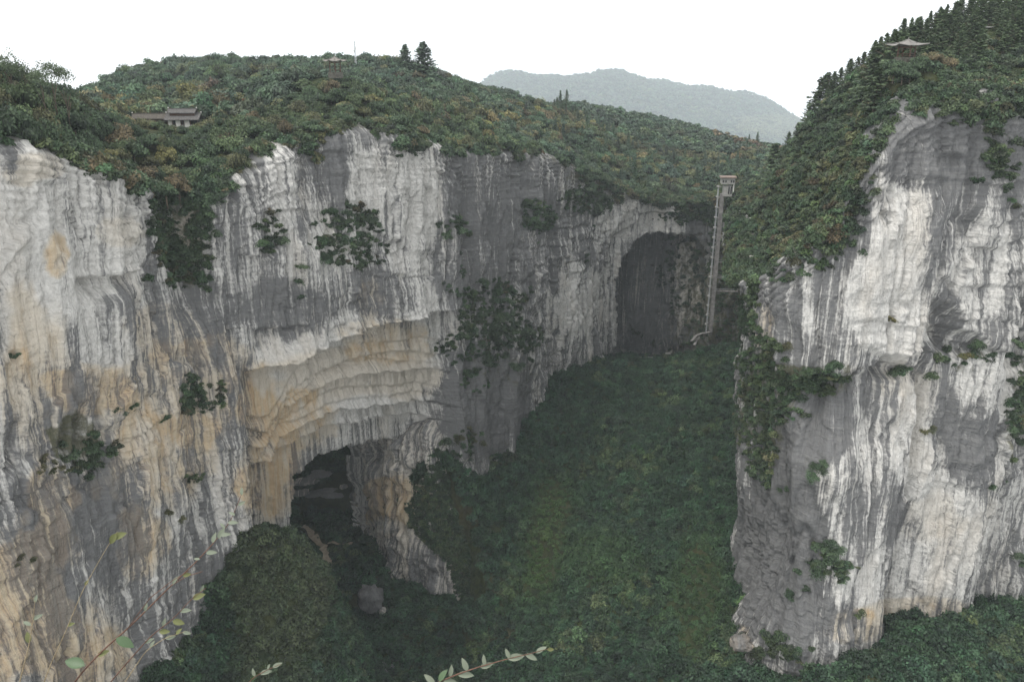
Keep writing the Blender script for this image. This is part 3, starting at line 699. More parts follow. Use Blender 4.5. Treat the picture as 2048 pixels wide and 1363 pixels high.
def broad_crown(name, mat, nl, nleaf, size, flat_=.8, spread=.62, base=.0, core=True, airy=0.0):
    cs = []; rs = []
    for i in range(nl):
        a = 2.4 * i + random.uniform(-.5, .5); rr = spread * math.sqrt((i + .3) / nl)
        h = base + .55 * flat_ * (1.15 - rr) + random.uniform(-.18, .22)
        cs.append((rr * math.cos(a), rr * math.sin(a), h)); rs.append(random.uniform(.30, .47))
    cs = np.array(cs); rs = np.array(rs)
    k = rng.integers(0, nl, nleaf); d = rng.normal(size=(nleaf, 3)); d[:, 2] = np.where(d[:, 2] < -.3, -d[:, 2] * .5, d[:, 2]); d /= np.linalg.norm(d, axis=1)[:, None]
    rad = rs[k] * rng.uniform(.72, 1.12 + airy, nleaf)
    C = cs[k] + d * rad[:, None] * np.array([1, 1, .85]); nn = d * .8 + rng.normal(size=(nleaf, 3)) * .55 + np.array([0, 0, .35]); nn /= np.linalg.norm(nn, axis=1)[:, None]
    lobe_l = rng.uniform(.15, .75, nl)
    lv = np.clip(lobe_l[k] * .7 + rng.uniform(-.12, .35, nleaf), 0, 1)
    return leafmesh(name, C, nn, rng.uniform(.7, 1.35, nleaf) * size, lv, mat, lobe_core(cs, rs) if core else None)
def cone_crown(name, mat, nb, per, size, w=.26, ragged=.3):
    C = []; Nn = []; lv = []
    for i in range(nb):
        t = (i + .5) / nb; z = .12 + .88 * t; a = i * 2.4 + random.uniform(-.3, .3)
        r = w * (1 - t) ** .75 * random.uniform(1 - ragged, 1.15) + .015; up = .10 - .12 * (1 - t); bl = random.uniform(.1, .8)
        for j in range(per):
            q = random.random() ** .7; s = random.uniform(-.5, .5) * .16 * (1 - t * .7)
            C.append((math.cos(a) * r * q - math.sin(a) * s * q, math.sin(a) * r * q + math.cos(a) * s * q, z + up * q * 1.0 + random.uniform(-.012, .012)))
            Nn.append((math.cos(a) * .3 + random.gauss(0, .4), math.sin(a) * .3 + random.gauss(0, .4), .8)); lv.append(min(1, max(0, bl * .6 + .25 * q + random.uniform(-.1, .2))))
    C = np.array(C); Nn = np.array(Nn); Nn /= np.linalg.norm(Nn, axis=1)[:, None]
    return leafmesh(name, C, Nn, rng.uniform(.7, 1.3, len(C)) * size, np.array(lv), mat)
def sprawl(name, mat, nleaf, size):
    """low scrub: drooping tuft"""
    k = rng.integers(0, 6, nleaf); a = k * 1.05 + rng.normal(0, .3, nleaf); r = rng.uniform(0, 1, nleaf) ** .7
    hh = np.array([random.uniform(.5, 1) for _ in range(6)])[k]
    C = np.stack([np.cos(a) * r * .8, np.sin(a) * r * .8, hh * .7 * (1 - r ** 2) + rng.normal(0, .06, nleaf)], -1)
    nn = np.stack([np.cos(a) * .5, np.sin(a) * .5, np.full(nleaf, .7)], -1) + rng.normal(size=(nleaf, 3)) * .45; nn /= np.linalg.norm(nn, axis=1)[:, None]
    cs = np.array([(0, 0, .1), (.3, .2, .05), (-.3, .1, .05), (0, -.3, .05)]); rs = np.array([.5, .4, .42, .4])
    return leafmesh(name, C, nn, rng.uniform(.7, 1.35, nleaf) * size, np.clip(hh * .5 + rng.uniform(-.2, .3, nleaf), 0, 1), mat, lobe_core(cs, rs, .55))

def kinds(nm, meshes):
    c = bpy.data.collections.new(nm)
    for i, m in enumerate(meshes):
        o = bpy.data.objects.new(nm + "_kind", m); c.objects.link(o)
    return c
K_SHRUB = kinds("shrub", [broad_crown("shrub", LEAF_I, random.choice((5, 6, 7)), 330, .17, .7, .66) for _ in range(5)] + [sprawl("shrub", LEAF_I, 260, .17) for _ in range(3)])
K_TREE = kinds("tree", [broad_crown("tree", LEAF_I, random.choice((7, 9, 11)), 520, .135, .95, .66) for _ in range(6)])
K_FAR = kinds("distant_tree", [broad_crown("distant_tree", LEAF_I, 6, 150, .24, 1.0, .6) for _ in range(4)])
K_PINE = kinds("conifer", [cone_crown("conifer", LEAF_I, 46, 9, .07) for _ in range(4)])

def scatter_group(name):
    ng = bpy.data.node_groups.new(name, 'GeometryNodeTree')
    ng.interface.new_socket("Geometry", in_out='INPUT', socket_type='NodeSocketGeometry')
    ng.interface.new_socket("Geometry", in_out='OUTPUT', socket_type='NodeSocketGeometry')
    return ng
def scatter(name, P, S, rot, tint, coll, label=None, cat=None):
    me = bpy.data.meshes.new(name); n = len(P); me.vertices.add(n); me.vertices.foreach_set("co", np.asarray(P, dtype=np.float32).ravel())
    vattr(me, "sc", S); vattr(me, "rt", rot); vattr(me, "tint", np.concatenate([tint, np.ones((n, 1))], 1))
    a = me.attributes.new("pick", 'INT', 'POINT'); a.data.foreach_set('value', rng.integers(0, 64, n).astype(np.int32))
    me.update(); o = link(name, me)
    ng = scatter_group(name + "_spread"); nd = ng.nodes; gi = nd.new('NodeGroupInput'); go = nd.new('NodeGroupOutput')
    ip = nd.new('GeometryNodeInstanceOnPoints'); ci = nd.new('GeometryNodeCollectionInfo'); ci.inputs['Collection'].default_value = coll
    ci.inputs['Separate Children'].default_value = True; ci.inputs['Reset Children'].default_value = True
    def at_(nm, ty):
        x = nd.new('GeometryNodeInputNamedAttribute'); x.data_type = ty; x.inputs['Name'].default_value = nm; return x.outputs['Attribute']
    e2r = nd.new('FunctionNodeEulerToRotation')
    ng.links.new(at_("rt", 'FLOAT_VECTOR'), e2r.inputs[0])
    ng.links.new(gi.outputs[0], ip.inputs['Points']); ng.links.new(ci.outputs[0], ip.inputs['Instance']); ip.inputs['Pick Instance'].default_value = True
    ng.links.new(at_("pick", 'INT'), ip.inputs['Instance Index']); ng.links.new(e2r.outputs[0], ip.inputs['Rotation']); ng.links.new(at_("sc", 'FLOAT_VECTOR'), ip.inputs['Scale'])
    ng.links.new(ip.outputs[0], go.inputs[0])
    md = o.modifiers.new("spread", 'NODES'); md.node_group = ng
    tag(o, label, cat, kind='stuff'); return o

DG, MG, OL, YG, BR, RD, PN, BG_ = [np.array(c) for c in ((.046, .071, .037), (.077, .108, .050), (.115, .120, .058), (.19, .18, .07), (.125, .102, .058), (.17, .11, .055), (.060, .092, .056), (.095, .165, .045))]
def mixtint(x, y, base, alts, seed=0, sc=14.0, jitter=.42):
    """base colour with patches of other kinds of plant"""
    n = len(x); c = np.repeat(base[None], n, 0)
    for i, (a, amt) in enumerate(alts):
        f = fbm(x / sc + i * 31, y / sc - i * 17, seed + i, 3) + rng.uniform(-.45, .45, n)
        w = sstep(.5 - amt, .85 - amt, f)[:, None]; c = c * (1 - w) + a * w
    return np.clip(c * rng.uniform(1 - jitter, 1 + jitter, n)[:, None] * (1 + rng.normal(0, .06, (n, 3))), .005, .9)
def spread(x0, x1, y0, y1, st, zf, keep=None, slope=True, margin=160):
    xs = np.arange(x0, x1, st); ys = np.arange(y0, y1, st); X, Y = [a.ravel() for a in np.meshgrid(xs, ys, indexing='ij')]
    X = X + rng.uniform(-.48, .48, len(X)) * st; Y = Y + rng.uniform(-.48, .48, len(Y)) * st
    if keep is not None: k = keep(X, Y); X, Y = X[k], Y[k]
    Z = zf(X, Y)
    if slope:
        gx = (zf(X + 1, Y) - Z); gy = (zf(X, Y + 1) - Z); m = np.sqrt(1 + gx ** 2 + gy ** 2) - 1
        rep = np.floor(m + rng.uniform(0, 1, len(m))).astype(int).clip(0, 3)
        Xe = np.repeat(X, rep) + rng.uniform(-.6, .6, rep.sum()) * st; Ye = np.repeat(Y, rep) + rng.uniform(-.6, .6, rep.sum()) * st
        X = np.concatenate([X, Xe]); Y = np.concatenate([Y, Ye]); Z = np.concatenate([Z, zf(Xe, Ye)]) if len(Xe) else Z
    P = np.stack([X, Y, Z], -1); px, py = project(P)
    k = (px > -margin) & (px < 2048 + margin) & (py > -margin) & (py < 1363 + margin); return P[k], px[k], py[k]
def rots(n, tilt=.15): return np.stack([rng.normal(0, tilt, n), rng.normal(0, tilt, n), rng.uniform(0, 6.28, n)], -1)
def scl(n, lo, hi, zr=(.8, 1.2)):
    s = rng.uniform(lo, hi, n); return np.stack([s * rng.uniform(.85, 1.15, n), s * rng.uniform(.85, 1.15, n), s * rng.uniform(*zr, n)], -1)

# things that must stay in view: (px0, py0, px1, py1, distance)
CLEAR = [(1966, 50, 1986, 70, 219), (640, 108, 702, 152, 262), (334, 205, 402, 248, 232), (1776, 72, 1846, 112, 186), (1436, 345, 1468, 392, 385), (1412, 400, 1446, 690, 385), (700, 70, 722, 112, 372), (272, 222, 335, 240, 232)]
def clear_ok(P, h, w):
    """False where a plant of height h and radius w would hide one of the buildings"""
    P = np.asarray(P); ok = np.ones(len(P), dtype=bool); px, py = project(P); top = P.copy(); top[:, 2] += h; tx, ty = project(top)
    wp = w * FPX / np.maximum(P[:, 1], 1) * .8
    for a, b, c, d, Y in CLEAR:
        ok &= ~((P[:, 1] < Y + 3) & (px + wp > a) & (px - wp < c) & (ty < d - 6) & (py > b))
    return ok

# valley scrub
def valley_keep(x, y):
    k = np.ones(len(x), dtype=bool)
    for pth, w in PATHS: 
        for i in range(len(pth) - 1):
            a = np.array(pth[i]); b = np.array(pth[i + 1]); t = np.clip(((x - a[0]) * (b - a)[0] + (y - a[1]) * (b - a)[1]) / ((b - a) @ (b - a)), 0, 1)
            k &= np.hypot(x - a[0] - t * (b - a)[0], y - a[1] - t * (b - a)[1]) > w
    return k
PA = [gp(605, 1048), gp(625, 1070), gp(648, 1092), gp(656, 1120), gp(655, 1150), gp(656, 1185)]
PB = [gp(650, 1088), gp(680, 1088), gp(714, 1092)]
PATHS = [(PA, 2.6), (PB, 1.6)]
ribbon("valley_path", PA, 3.2, PATH, valley_z); ribbon("side_path", PB, 1.4, PATH, valley_z, .3)
P, px, py = spread(-150, 190, 110, 440, 1.9, valley_z, valley_keep)
vt = mixtint(P[:, 0], P[:, 1], np.array((.034, .066, .035)), ((MG, .2),), 3)
gr = np.exp(-((px - (1105 - (py - 1000) * .18)) / 42) ** 2) * sstep(920, 1020, py) * (1 - sstep(1150, 1250, py))
gr = np.maximum(gr, blob(px, py, 1180, 1120, 120, 80, 4) * .35); gr = np.maximum(gr, blob(px, py, 1400, 1200, 70, 150, 4) * .5)
vt = vt * (1 - gr[:, None] * .75) + BG_ * .85 * gr[:, None] * .75
md = blob(px, py, 560, 1200, 130, 200, 4)[:, None] * (P[:, 1:2] < 190); vt = vt * (1 - md * .5) + OL * .75 * md * .5
vs = scl(len(P), 1.3, 3.0, (.75, 1.55)); small = gr > .4; vs[small] *= .6
big = rng.uniform(0, 1, len(P)) < .07
bare = (P[:, 1] > 208) & blob(px, py, 740, 1190, 45, 35, 3).astype(bool) & (rng.uniform(0, 1, len(P)) < .5)
k = clear_ok(P, vs[:, 2], vs[:, 0]) & ~bare
P[:, 2] -= .3
kb_ = k & big & ~small & (P[:, 2] < -100)
bs = scl(kb_.sum(), 2.4, 4.3, (.8, 1.3)); scatter("valley_trees", P[kb_], bs, rots(kb_.sum(), .1), vt[kb_] * 1.15, K_TREE, "taller round crowns standing out of the scrub on the gorge floor", "trees")
k = k & ~kb_
scatter("valley_scrub", P[k], vs[k], rots(k.sum()), vt[k], K_SHRUB, "dense dark green scrub covering the whole sloping floor of the gorge", "scrub")

# cliff-top and hanging growth: where the rock face is hidden by leaves
LB = [(-100, 255), (0, 268), (60, 272), (130, 305), (240, 345), (330, 385), (440, 380), (480, 345), (545, 285), (600, 275), (640, 290), (700, 248), (770, 250), (800, 285), (850, 262), (950, 290), (1040, 292), (1100, 308), (1160, 330), (1220, 350), (1280, 385), (1340, 385), (1400, 405), (1450, 430), (1500, 430)]
RB = [(1440, 560), (1480, 555), (1540, 540), (1600, 495), (1660, 480), (1700, 410), (1735, 320), (1765, 225), (1810, 190), (1900, 180), (1960, 212), (2048, 222), (2200, 222)]
def facepick(names, want, dens):
    out = []; nn = []
    for nm in names:
        c = CL[nm]; m = want(c['px'], c['py']) > rng.uniform(0, 1, len(c['V']))
        m &= rng.uniform(0, 1, len(m)) < dens * {'left_cliff': .193, 'far_cliff': .36, 'right_cliff': .176, 'rock_spur': .176}[nm]; out.append(c['V'][m]); nn.append(c['n'][m])
    return np.concatenate(out), np.concatenate(nn)
lcl = ("left_cliff", "far_cliff")
want = lambda px, py: (py < polyline_y(LB, px) + 16 + fbm(px / 28, py / 90, 8, 3) * 46).astype(float)
V1, n1 = facepick(lcl, want, .6)
want = lambda px, py: (py < polyline_y(RB, px) + 22 + fbm(px / 40, py / 60, 8, 3) * 70).astype(float)
V2, n2_ = facepick(("right_cliff",), want, .85)
BLB = [(345, 480, 42, 90), (405, 470, 34, 110), (380, 400, 70, 35), (695, 440, 52, 34), (695, 500, 58, 42), (975, 610, 62, 55), (985, 680, 85, 65), (1075, 425, 36, 40), (1178, 405, 50, 36), (540, 465, 24, 40), (905, 450, 24, 32), (1432, 500, 16, 60), (1446, 600, 18, 90), (395, 790, 32, 40), (160, 905, 55, 40), (900, 890, 40, 40), (1380, 430, 60, 20)]
want = lambda px, py: np.clip(sum(blob(px, py, a, b, c, d, a, .9) for a, b, c, d in BLB), 0, 1) * .9
wantp = lambda px, py: (px > np.interp(py, [840, 900, 930, 960, 1010, 1040, 1080, 1110, 1150, 1212, 1300], [905, 878, 866, 850, 820, 812, 848, 888, 915, 925, 925]) + fbm(px / 12, py / 12, 6, 3) * 16).astype(float)
V5, n5_ = facepick(("rock_spur",), wantp, 1.0)
V3, n3_ = facepick(lcl, want, .62)
BLR = [(1535, 720, 44, 60), (1530, 800, 60, 75), (1515, 880, 44, 60), (1645, 758, 58, 26), (1600, 770, 40, 34), (1500, 640, 24, 60), (2005, 330, 40, 60), (2040, 820, 26, 100), (1930, 715, 70, 18), (1560, 1290, 60, 24), (1650, 1115, 40, 36), (1690, 340, 60, 80), (1640, 430, 90, 60), (1880, 190, 160, 22), (1560, 520, 80, 34)]
want = lambda px, py: np.clip(sum(blob(px, py, a, b, c, d, a, .9) for a, b, c, d in BLR), 0, 1) * .9
V4, n4_ = facepick(("right_cliff",), want, .62)
for nm, V_, n_, base, alts, lab in (("pier_scrub", V5, n5_, DG, ((MG, .2), (OL, .0)), "dark scrub climbing over the right side of the near arch's pier"), ("wall_scrub", V3, n3_, DG * 1.15, ((MG, .2), (BR * .7, .0)), "low scrub clinging to gullies and ledges of the left cliff"), ("ledge_scrub", V4, n4_, DG * 1.15, ((MG, .3), (OL, .1)), "low scrub on the ledges and green flank of the right cliff"), ("rim_scrub", V1, n1, DG * 1.25, ((MG, .3), (OL, .2), (BR, .02)), "bushes hanging in a ragged fringe over the left cliff's upper edge"),
                                    ("brow_scrub", V2, n2_, DG * 1.2, ((MG, .25), (OL, .12), (BR * .8, .04)), "scrub draping the sloping brow of the right cliff")):
    px_, py_ = project(V_); k = (px_ > -150) & (px_ < 2200) & (~((V_[:, 2] < -60) & (px_ < 905) & (py_ > 830) & (px_ > 560)) | (nm == 'pier_scrub')); V_ = V_[k]; n_ = n_[k]
    s = scl(len(V_), .8 if nm in ('wall_scrub', 'ledge_scrub') else 1.3, {'rim_scrub': 3.1, 'brow_scrub': 2.5}.get(nm, 1.7), (.8, 1.3)); V_ = V_.copy(); V_[:, :2] += n_ * .2; V_[:, 2] -= .6
    r = rots(len(V_), .25)
    kk = clear_ok(V_, s[:, 2], s[:, 0])
    scatter(nm, V_[kk], s[kk], r[kk], mixtint(V_[kk, 0] + V_[kk, 2], V_[kk, 1], base, alts, 5, 9.0), K_SHRUB, lab, "bushes")

# hills behind the left cliff
P, px, py = spread(-330, 300, 60, 500, 4.5, hill_z, keep_hill)
dq = np.min(np.hypot(P[:, None, 0] - np.concatenate([CL[n]['Q'][::12, 0] for n in lcl])[None], P[:, None, 1] - np.concatenate([CL[n]['Q'][::12, 1] for n in lcl])[None]), 1)
hs_ = scl(len(P), 2.4, 5.0, (.85, 1.45))
nearrim = (dq < 34) & (P[:, 1] < 320)
warm = blob(px, py, 1000, 250, 420, 45, 6) * .5 + blob(px, py, 1350, 310, 200, 60, 6) * .5 + blob(px, py, 420, 240, 300, 40, 6) * .45
ht = mixtint(P[:, 0], P[:, 1], PN * 1.15, ((MG, .22), (OL, .12), (BR, -.12)), 12, 20.0)
w = (rng.uniform(0, 1, len(P)) < warm)[:, None]; wt = mixtint(P[:, 0], P[:, 1], OL * 1.1, ((BR * 1.1, .2), (YG, .08), (RD * .7, -.2)), 15, 12.0); ht = np.where(w, wt, ht)
hill = (~nearrim)
P_h, s_h, t_h = P[hill], hs_[hill], ht[hill]
cone = rng.uniform(0, 1, len(P_h)) < (.12 * (P_h[:, 1] > 400) * (P_h[:, 0] > 20))
k = clear_ok(P_h, s_h[:, 2] * 1.3, s_h[:, 0]) & ~cone
scatter("hill_forest", P_h[k] - [0, 0, .4], s_h[k], rots(k.sum(), .08), t_h[k], K_TREE, "muted green and russet woodland on the hill behind the left cliff", "forest")
k = clear_ok(P_h, 8, 2) & cone
cs = rng.uniform(6, 9, k.sum()); scatter("hill_conifers", P_h[k], np.stack([cs, cs, cs], -1), rots(k.sum(), .03), mixtint(P_h[k, 0], P_h[k, 1], PN, ((DG, .2),), 3), K_PINE, "conifers scattered through the hill woodland", "forest")
P, px, py = spread(-160, 420, 500, 958, 6.2, hill_z, None, False)
ms = scl(len(P), 3.2, 5.2, (.8, 1.2)); scatter("middle_forest", P, ms, rots(len(P), .08), mixtint(P[:, 0], P[:, 1], PN * 1.1, ((MG, .2), (BR, .05)), 33, 40.0), K_FAR, "hazy woodland on the slope beyond the far arch", "forest")
P, px, py = spread(-700, 2900, 2810, 4700, 20, far_z, None, False)
k = rng.uniform(0, 1, len(P)) < .93; P = P[k]
ms = scl(len(P), 9.0, 15, (.8, 1.3)); fdry = blob(px[k], py[k], 1560, 250, 130, 30, 2)[:, None] * .6
ft = mixtint(P[:, 0], P[:, 1], PN * 1.0, ((MG, .15), (DG * .7, .1)), 43, 90.0); ft = ft * (1 - fdry) + OL * 1.6 * fdry
scatter("mountain_forest", P, ms, rots(len(P), .08), ft, K_FAR, "bluish forest covering the distant mountain under pale haze", "forest")

# right hill scrub
P, px, py = spread(50, 330, 155, 430, 2.3, mass_z, keep_mass)
rs_ = scl(len(P), 1.4, 2.7, (.8, 1.3)); k = clear_ok(P, rs_[:, 2], rs_[:, 0])
scatter("slope_scrub", P[k] - [0, 0, .4], rs_[k], rots(k.sum(), .2), mixtint(P[k, 0], P[k, 1], DG * 1.15, ((MG, .28), (OL, .15), (BR * .7, .0)), 52, 10.0), K_SHRUB, "mixed scrub and small trees on the right hill's steep back slope", "scrub")
# scrub at the side of the chasm floor and inside the rear walls
c = CL["rear_cliff"]; m = (rng.uniform(0, 1, len(c['V'])) < .16) & (c['V'][:, 2] < -60)
scatter("chasm_scrub", c['V'][m], scl(m.sum(), 1.6, 2.8), rots(m.sum(), .3), mixtint(c['V'][m, 0], c['V'][m, 1], DG * 1.3, ((MG, .3),), 5), K_SHRUB, "green growth on the slope seen through the near arch", "scrub")
# creeper on the shaded wall inside the far arch
c = CL["cave_wall"]; m = (rng.uniform(0, 1, len(c['V'])) < .10) & (c['px'] > 1330 + fbm(c['px'] / 30, c['py'] / 30, 2, 3) * 190)
scatter("cave_scrub", c['V'][m], scl(m.sum(), 1.2, 2.4), rots(m.sum(), .3), mixtint(c['V'][m, 0], c['V'][m, 1], DG * 1.1, ((MG, .1), (BR * .6, .0)), 5), K_SHRUB, "thin brownish growth on the wall inside the far arch", "scrub")

# ------------------------------------------------------------------ counted shrubs on the cliff faces
SH_O = [broad_crown("cliff_shrub", LEAF_O, random.choice((6, 9)), 900, .095, .85, .7) for _ in range(4)] + [sprawl("cliff_shrub", LEAF_O, 700, .09) for _ in range(3)]
def facept(names, px, py):
    best = None
    for nm in names:
        c = CL[nm]; d = np.hypot(c['px'] - px, c['py'] - py) + np.maximum(0, c['V'][:, 1] - 300) * .0
        i = int(np.argmin(d))
        if best is None or d[i] < best[0]: best = (d[i], c['V'][i], c['n'][i])
    return best[1], best[2]
PATCH = [  # wall, px, py, rx, ry, count, rmin, rmax, colour, where
    ('L', 345, 480, 36, 75, 20, 1.3, 2.3, DG * 1.2, "in the gully of the left cliff"), ('L', 405, 470, 26, 95, 16, 1.2, 2.0, DG * 1.35, "on the right side of the left cliff's gully"), ('L', 380, 395, 60, 30, 10, 1.5, 2.4, DG * 1.3, "at the head of the left cliff's gully"),
    ('L', 695, 440, 45, 30, 7, 1.2, 2.2, DG * 1.4, "high on the grey face above the near arch"), ('L', 690, 500, 55, 38, 9, 1.2, 2.2, DG * 1.3, "on the grey face above the near arch"),
    ('L', 540, 465, 32, 50, 6, .9, 1.6, DG * 1.5, "on the pale face left of the near arch"), ('L', 612, 570, 22, 40, 4, .9, 1.5, DG * 1.5, "above the dark ledge over the near arch"), ('L', 905, 450, 30, 35, 5, 1.0, 1.9, DG * 1.4, "on the pale grey flutes in the middle of the wall"),
    ('L', 975, 600, 48, 40, 12, 1.8, 3.0, DG * 1.2, "at the top of the big green patch right of the near arch"), ('L', 975, 670, 60, 50, 18, 1.8, 3.0, DG * 1.2, "in the big green patch right of the near arch"), ('L', 1040, 690, 45, 45, 8, 1.6, 2.6, DG * 1.3, "at the right edge of the big green patch"), ('L', 960, 725, 50, 25, 7, 1.5, 2.5, DG * 1.2, "at the foot of the big green patch"),
    ('L', 1075, 425, 34, 30, 9, 1.6, 2.6, DG * 1.4, "on the slanting shelf left of the far arch"), ('L', 1175, 405, 40, 32, 9, 1.7, 2.8, DG * 1.4, "below the wood just left of the far arch"), ('L', 1165, 520, 12, 30, 2, 1.0, 1.6, DG * 1.5, "beside the far arch"),
    ('L', 395, 790, 36, 42, 9, .9, 1.6, DG * 1.5, "on the ochre rock midway up the left cliff"), ('L', 435, 765, 14, 14, 3, .7, 1.1, MG * 1.2, "bright green on the ochre rock midway up the left cliff"), ('L', 255, 812, 22, 18, 4, .6, 1.1, DG * 1.5, "on a small ledge of the left cliff"), ('L', 335, 835, 12, 10, 2, .6, .9, DG * 1.5, "under the ochre rock of the left cliff"),
    ('L', 170, 890, 40, 30, 8, .8, 1.4, DG * 1.6, "at the mouth of the dark hollow in the left cliff"), ('L', 110, 940, 36, 28, 7, .7, 1.2, OL * .8, "below the dark hollow in the left cliff"), ('L', 150, 950, 12, 10, 2, .5, .8, BG_ * 1.4, "bright green below the dark hollow in the left cliff"), ('L', 395, 955, 30, 20, 5, .8, 1.3, MG, "on the lower part of the left cliff"),
    ('L', 45, 1125, 24, 25, 3, .6, 1.0, OL * .8, "low on the ochre stained rock"), ('L', 350, 1030, 18, 20, 3, .6, 1.0, OL * .8, "near the twigs on the lower left cliff"), ('L', 28, 720, 14, 12, 2, .6, 1.0, DG * 1.5, "at the left edge of the cliff"), ('L', 900, 890, 30, 30, 5, 1.3, 2.2, DG * 1.2, "at the foot of the wall right of the near arch"), ('L', 950, 880, 40, 40, 6, 1.3, 2.2, OL * .6, "at the foot of the grey wall"),
    ('R', 1645, 755, 50, 24, 12, 1.1, 1.9, DG * 1.4, "on the ledge under the overhang of the right cliff"), ('R', 1590, 780, 26, 28, 6, 1.0, 1.7, DG * 1.3, "at the left end of the right cliff's ledge"), ('R', 1535, 740, 38, 70, 18, 1.1, 2.0, MG * .8, "on the green flank left of the right cliff"), ('R', 1520, 860, 36, 50, 14, 1.1, 2.0, MG * .75, "low on the green flank left of the right cliff"), ('R', 1555, 690, 25, 30, 5, 1.0, 1.7, OL * .7, "under the edge of the overhang"),
    ('R', 1790, 738, 22, 20, 4, .9, 1.5, DG * 1.4, "in the notch between two pale flutes"), ('R', 1880, 735, 22, 28, 4, .9, 1.5, MG, "under the dark hollow of the right cliff"), ('R', 1920, 715, 22, 14, 3, .8, 1.3, YG * .7, "yellowish on the ledge by the dark hollow"), ('R', 1965, 700, 30, 24, 6, 1.0, 1.7, DG * 1.4, "on the ledge right of the dark hollow"), ('R', 2035, 705, 20, 30, 4, 1.0, 1.6, DG * 1.4, "at the right edge of the frame on the ledge"),
    ('R', 1775, 640, 10, 8, 1, .9, 1.2, YG * .8, "alone on the pale face of the right cliff"), ('R', 1860, 865, 18, 20, 3, .8, 1.3, OL, "in the crack of the right cliff"), ('R', 1650, 940, 34, 18, 6, .8, 1.4, DG * 1.4, "on the grey face below the ledge"), ('R', 1560, 985, 20, 30, 3, .7, 1.1, DG * 1.6, "small on the grey left face of the right cliff"),
    ('R', 1650, 1110, 38, 34, 9, 1.0, 1.8, DG * 1.3, "in the hollow low on the right cliff"), ('R', 1600, 1180, 36, 12, 4, .7, 1.2, DG * 1.4, "under the hollow low on the right cliff"), ('R', 1990, 960, 18, 14, 2, .8, 1.3, DG * 1.5, "small on the lower right face"), ('R', 2035, 830, 16, 60, 6, 1.0, 1.7, DG * 1.4, "down the right edge of the frame"), ('R', 1715, 1225, 12, 12, 2, .7, 1.1, MG, "near the foot of the right cliff"),
    ('R', 2000, 330, 34, 50, 7, 1.1, 1.9, MG * .8, "high on the grey face near the right edge"), ('R', 1540, 1290, 50, 26, 10, 1.2, 2.0, MG * .8, "at the foot of the right cliff's corner"), ('R', 2035, 1130, 18, 30, 3, 1.0, 1.6, DG * 1.5, "low at the right edge")]
ntot = 0
for wl, cx, cy, rx, ry, cnt, r0, r1, cc, where in PATCH:
    names = lcl if wl == 'L' else ("right_cliff",)
    green = "bright" if cc[1] > .13 else ("olive green" if cc[0] / cc[1] > .8 else "dark green")
    for i in range(cnt):
        a = random.uniform(0, 6.28); q = math.sqrt(random.random())
        v, n = facept(names, cx + rx * q * math.cos(a), cy + ry * q * math.sin(a))
        r = random.uniform(r0, r1) * 1.35
        o = link("cliff_shrub", random.choice(SH_O)); o.location = (v[0] + n[0] * r * .15, v[1] + n[1] * r * .15, v[2] - r * .25)
        o.rotation_euler = (random.gauss(0, .3), random.gauss(0, .3), random.uniform(0, 6.28)); o.scale = (r * random.uniform(.9, 1.2), r * random.uniform(.9, 1.2), r * random.uniform(.8, 1.25))
        j = random.uniform(.75, 1.3); o.color = (*[float(x) * j * random.uniform(.93, 1.07) for x in cc], 1)
        if cnt == 1: tag(o, "single yellowish shrub " + where, "shrub")
        else: tag(o, ("%s shrub " % (green if green != "bright" else "leafy")) + where, "shrub", "shrubs " + where)
        ntot += 1
print("cliff shrubs", ntot)

# ------------------------------------------------------------------ counted trees
TR_O = [broad_crown("tree_crown", LEAF_O, random.choice((9, 11, 13)), 1100, .098, .95, .68) for _ in range(6)]
AIRY = [broad_crown("tree_crown", LEAF_O, 12, 900, .085, 1.2, .85, core=False, airy=.35) for _ in range(3)]
PI_O = [cone_crown("tree_crown", LEAF_O, random.choice((56, 66, 76)), 14, .055, .30, .55) for _ in range(6)]
BIGP = cone_crown('tree_crown', LEAF_O, 110, 16, .05, .30, .3)
def trunk_mesh(h, r, seed):
    random.seed(seed); b = MB(); pts = [(0, 0, -.25)]; x = y = 0
    for i in range(4): x += random.uniform(-.04, .04); y += random.uniform(-.04, .04); pts.append((x, y, h * (i + 1) / 4))
    b.tube(pts, [r, r * .85, r * .7, r * .5, r * .25], 6)
    for i in range(5):
        a = random.uniform(0, 6.28); z0 = h * random.uniform(.35, .75); L_ = random.uniform(.25, .45)
        b.tube([(x * .5, y * .5, z0), (math.cos(a) * L_ * .5, math.sin(a) * L_ * .5, z0 + .12), (math.cos(a) * L_, math.sin(a) * L_, z0 + .2)], [r * .45, r * .3, r * .12], 4)
    return b.mesh("trunk", BARK)
TK = [trunk_mesh(.75, .05, i) for i in range(3)]; TKP = [trunk_mesh(.98, .022, 10 + i) for i in range(2)]
random.seed(99)
def tree(loc, r, h, colr, label, group, kind='b', cat="tree", name="broadleaf_tree"):
    t = empty(name, loc, random.uniform(0, 6.28)); tag(t, label, cat, group)
    if kind == 'p':
        c = link("crown", random.choice(PI_O), t); q = h * r / .27; c.scale = (q, q, h); k = link("trunk", random.choice(TKP), t); k.scale = (h, h, h)
    else:
        c = link("crown", random.choice(AIRY if kind == 'a' else TR_O), t); lift = h * .18; c.location = (0, 0, lift); c.scale = (r * random.uniform(.9, 1.12), r * random.uniform(.9, 1.12), (h - lift) * .85)
        if kind == 'a': c.location = (0, 0, h - 1.5 * r); c.scale = (r, r, r * 1.25)
        k = link("trunk", random.choice(TK), t); k.scale = (r, r, h)
    c.color = (*[float(x) for x in colr], 1); return t
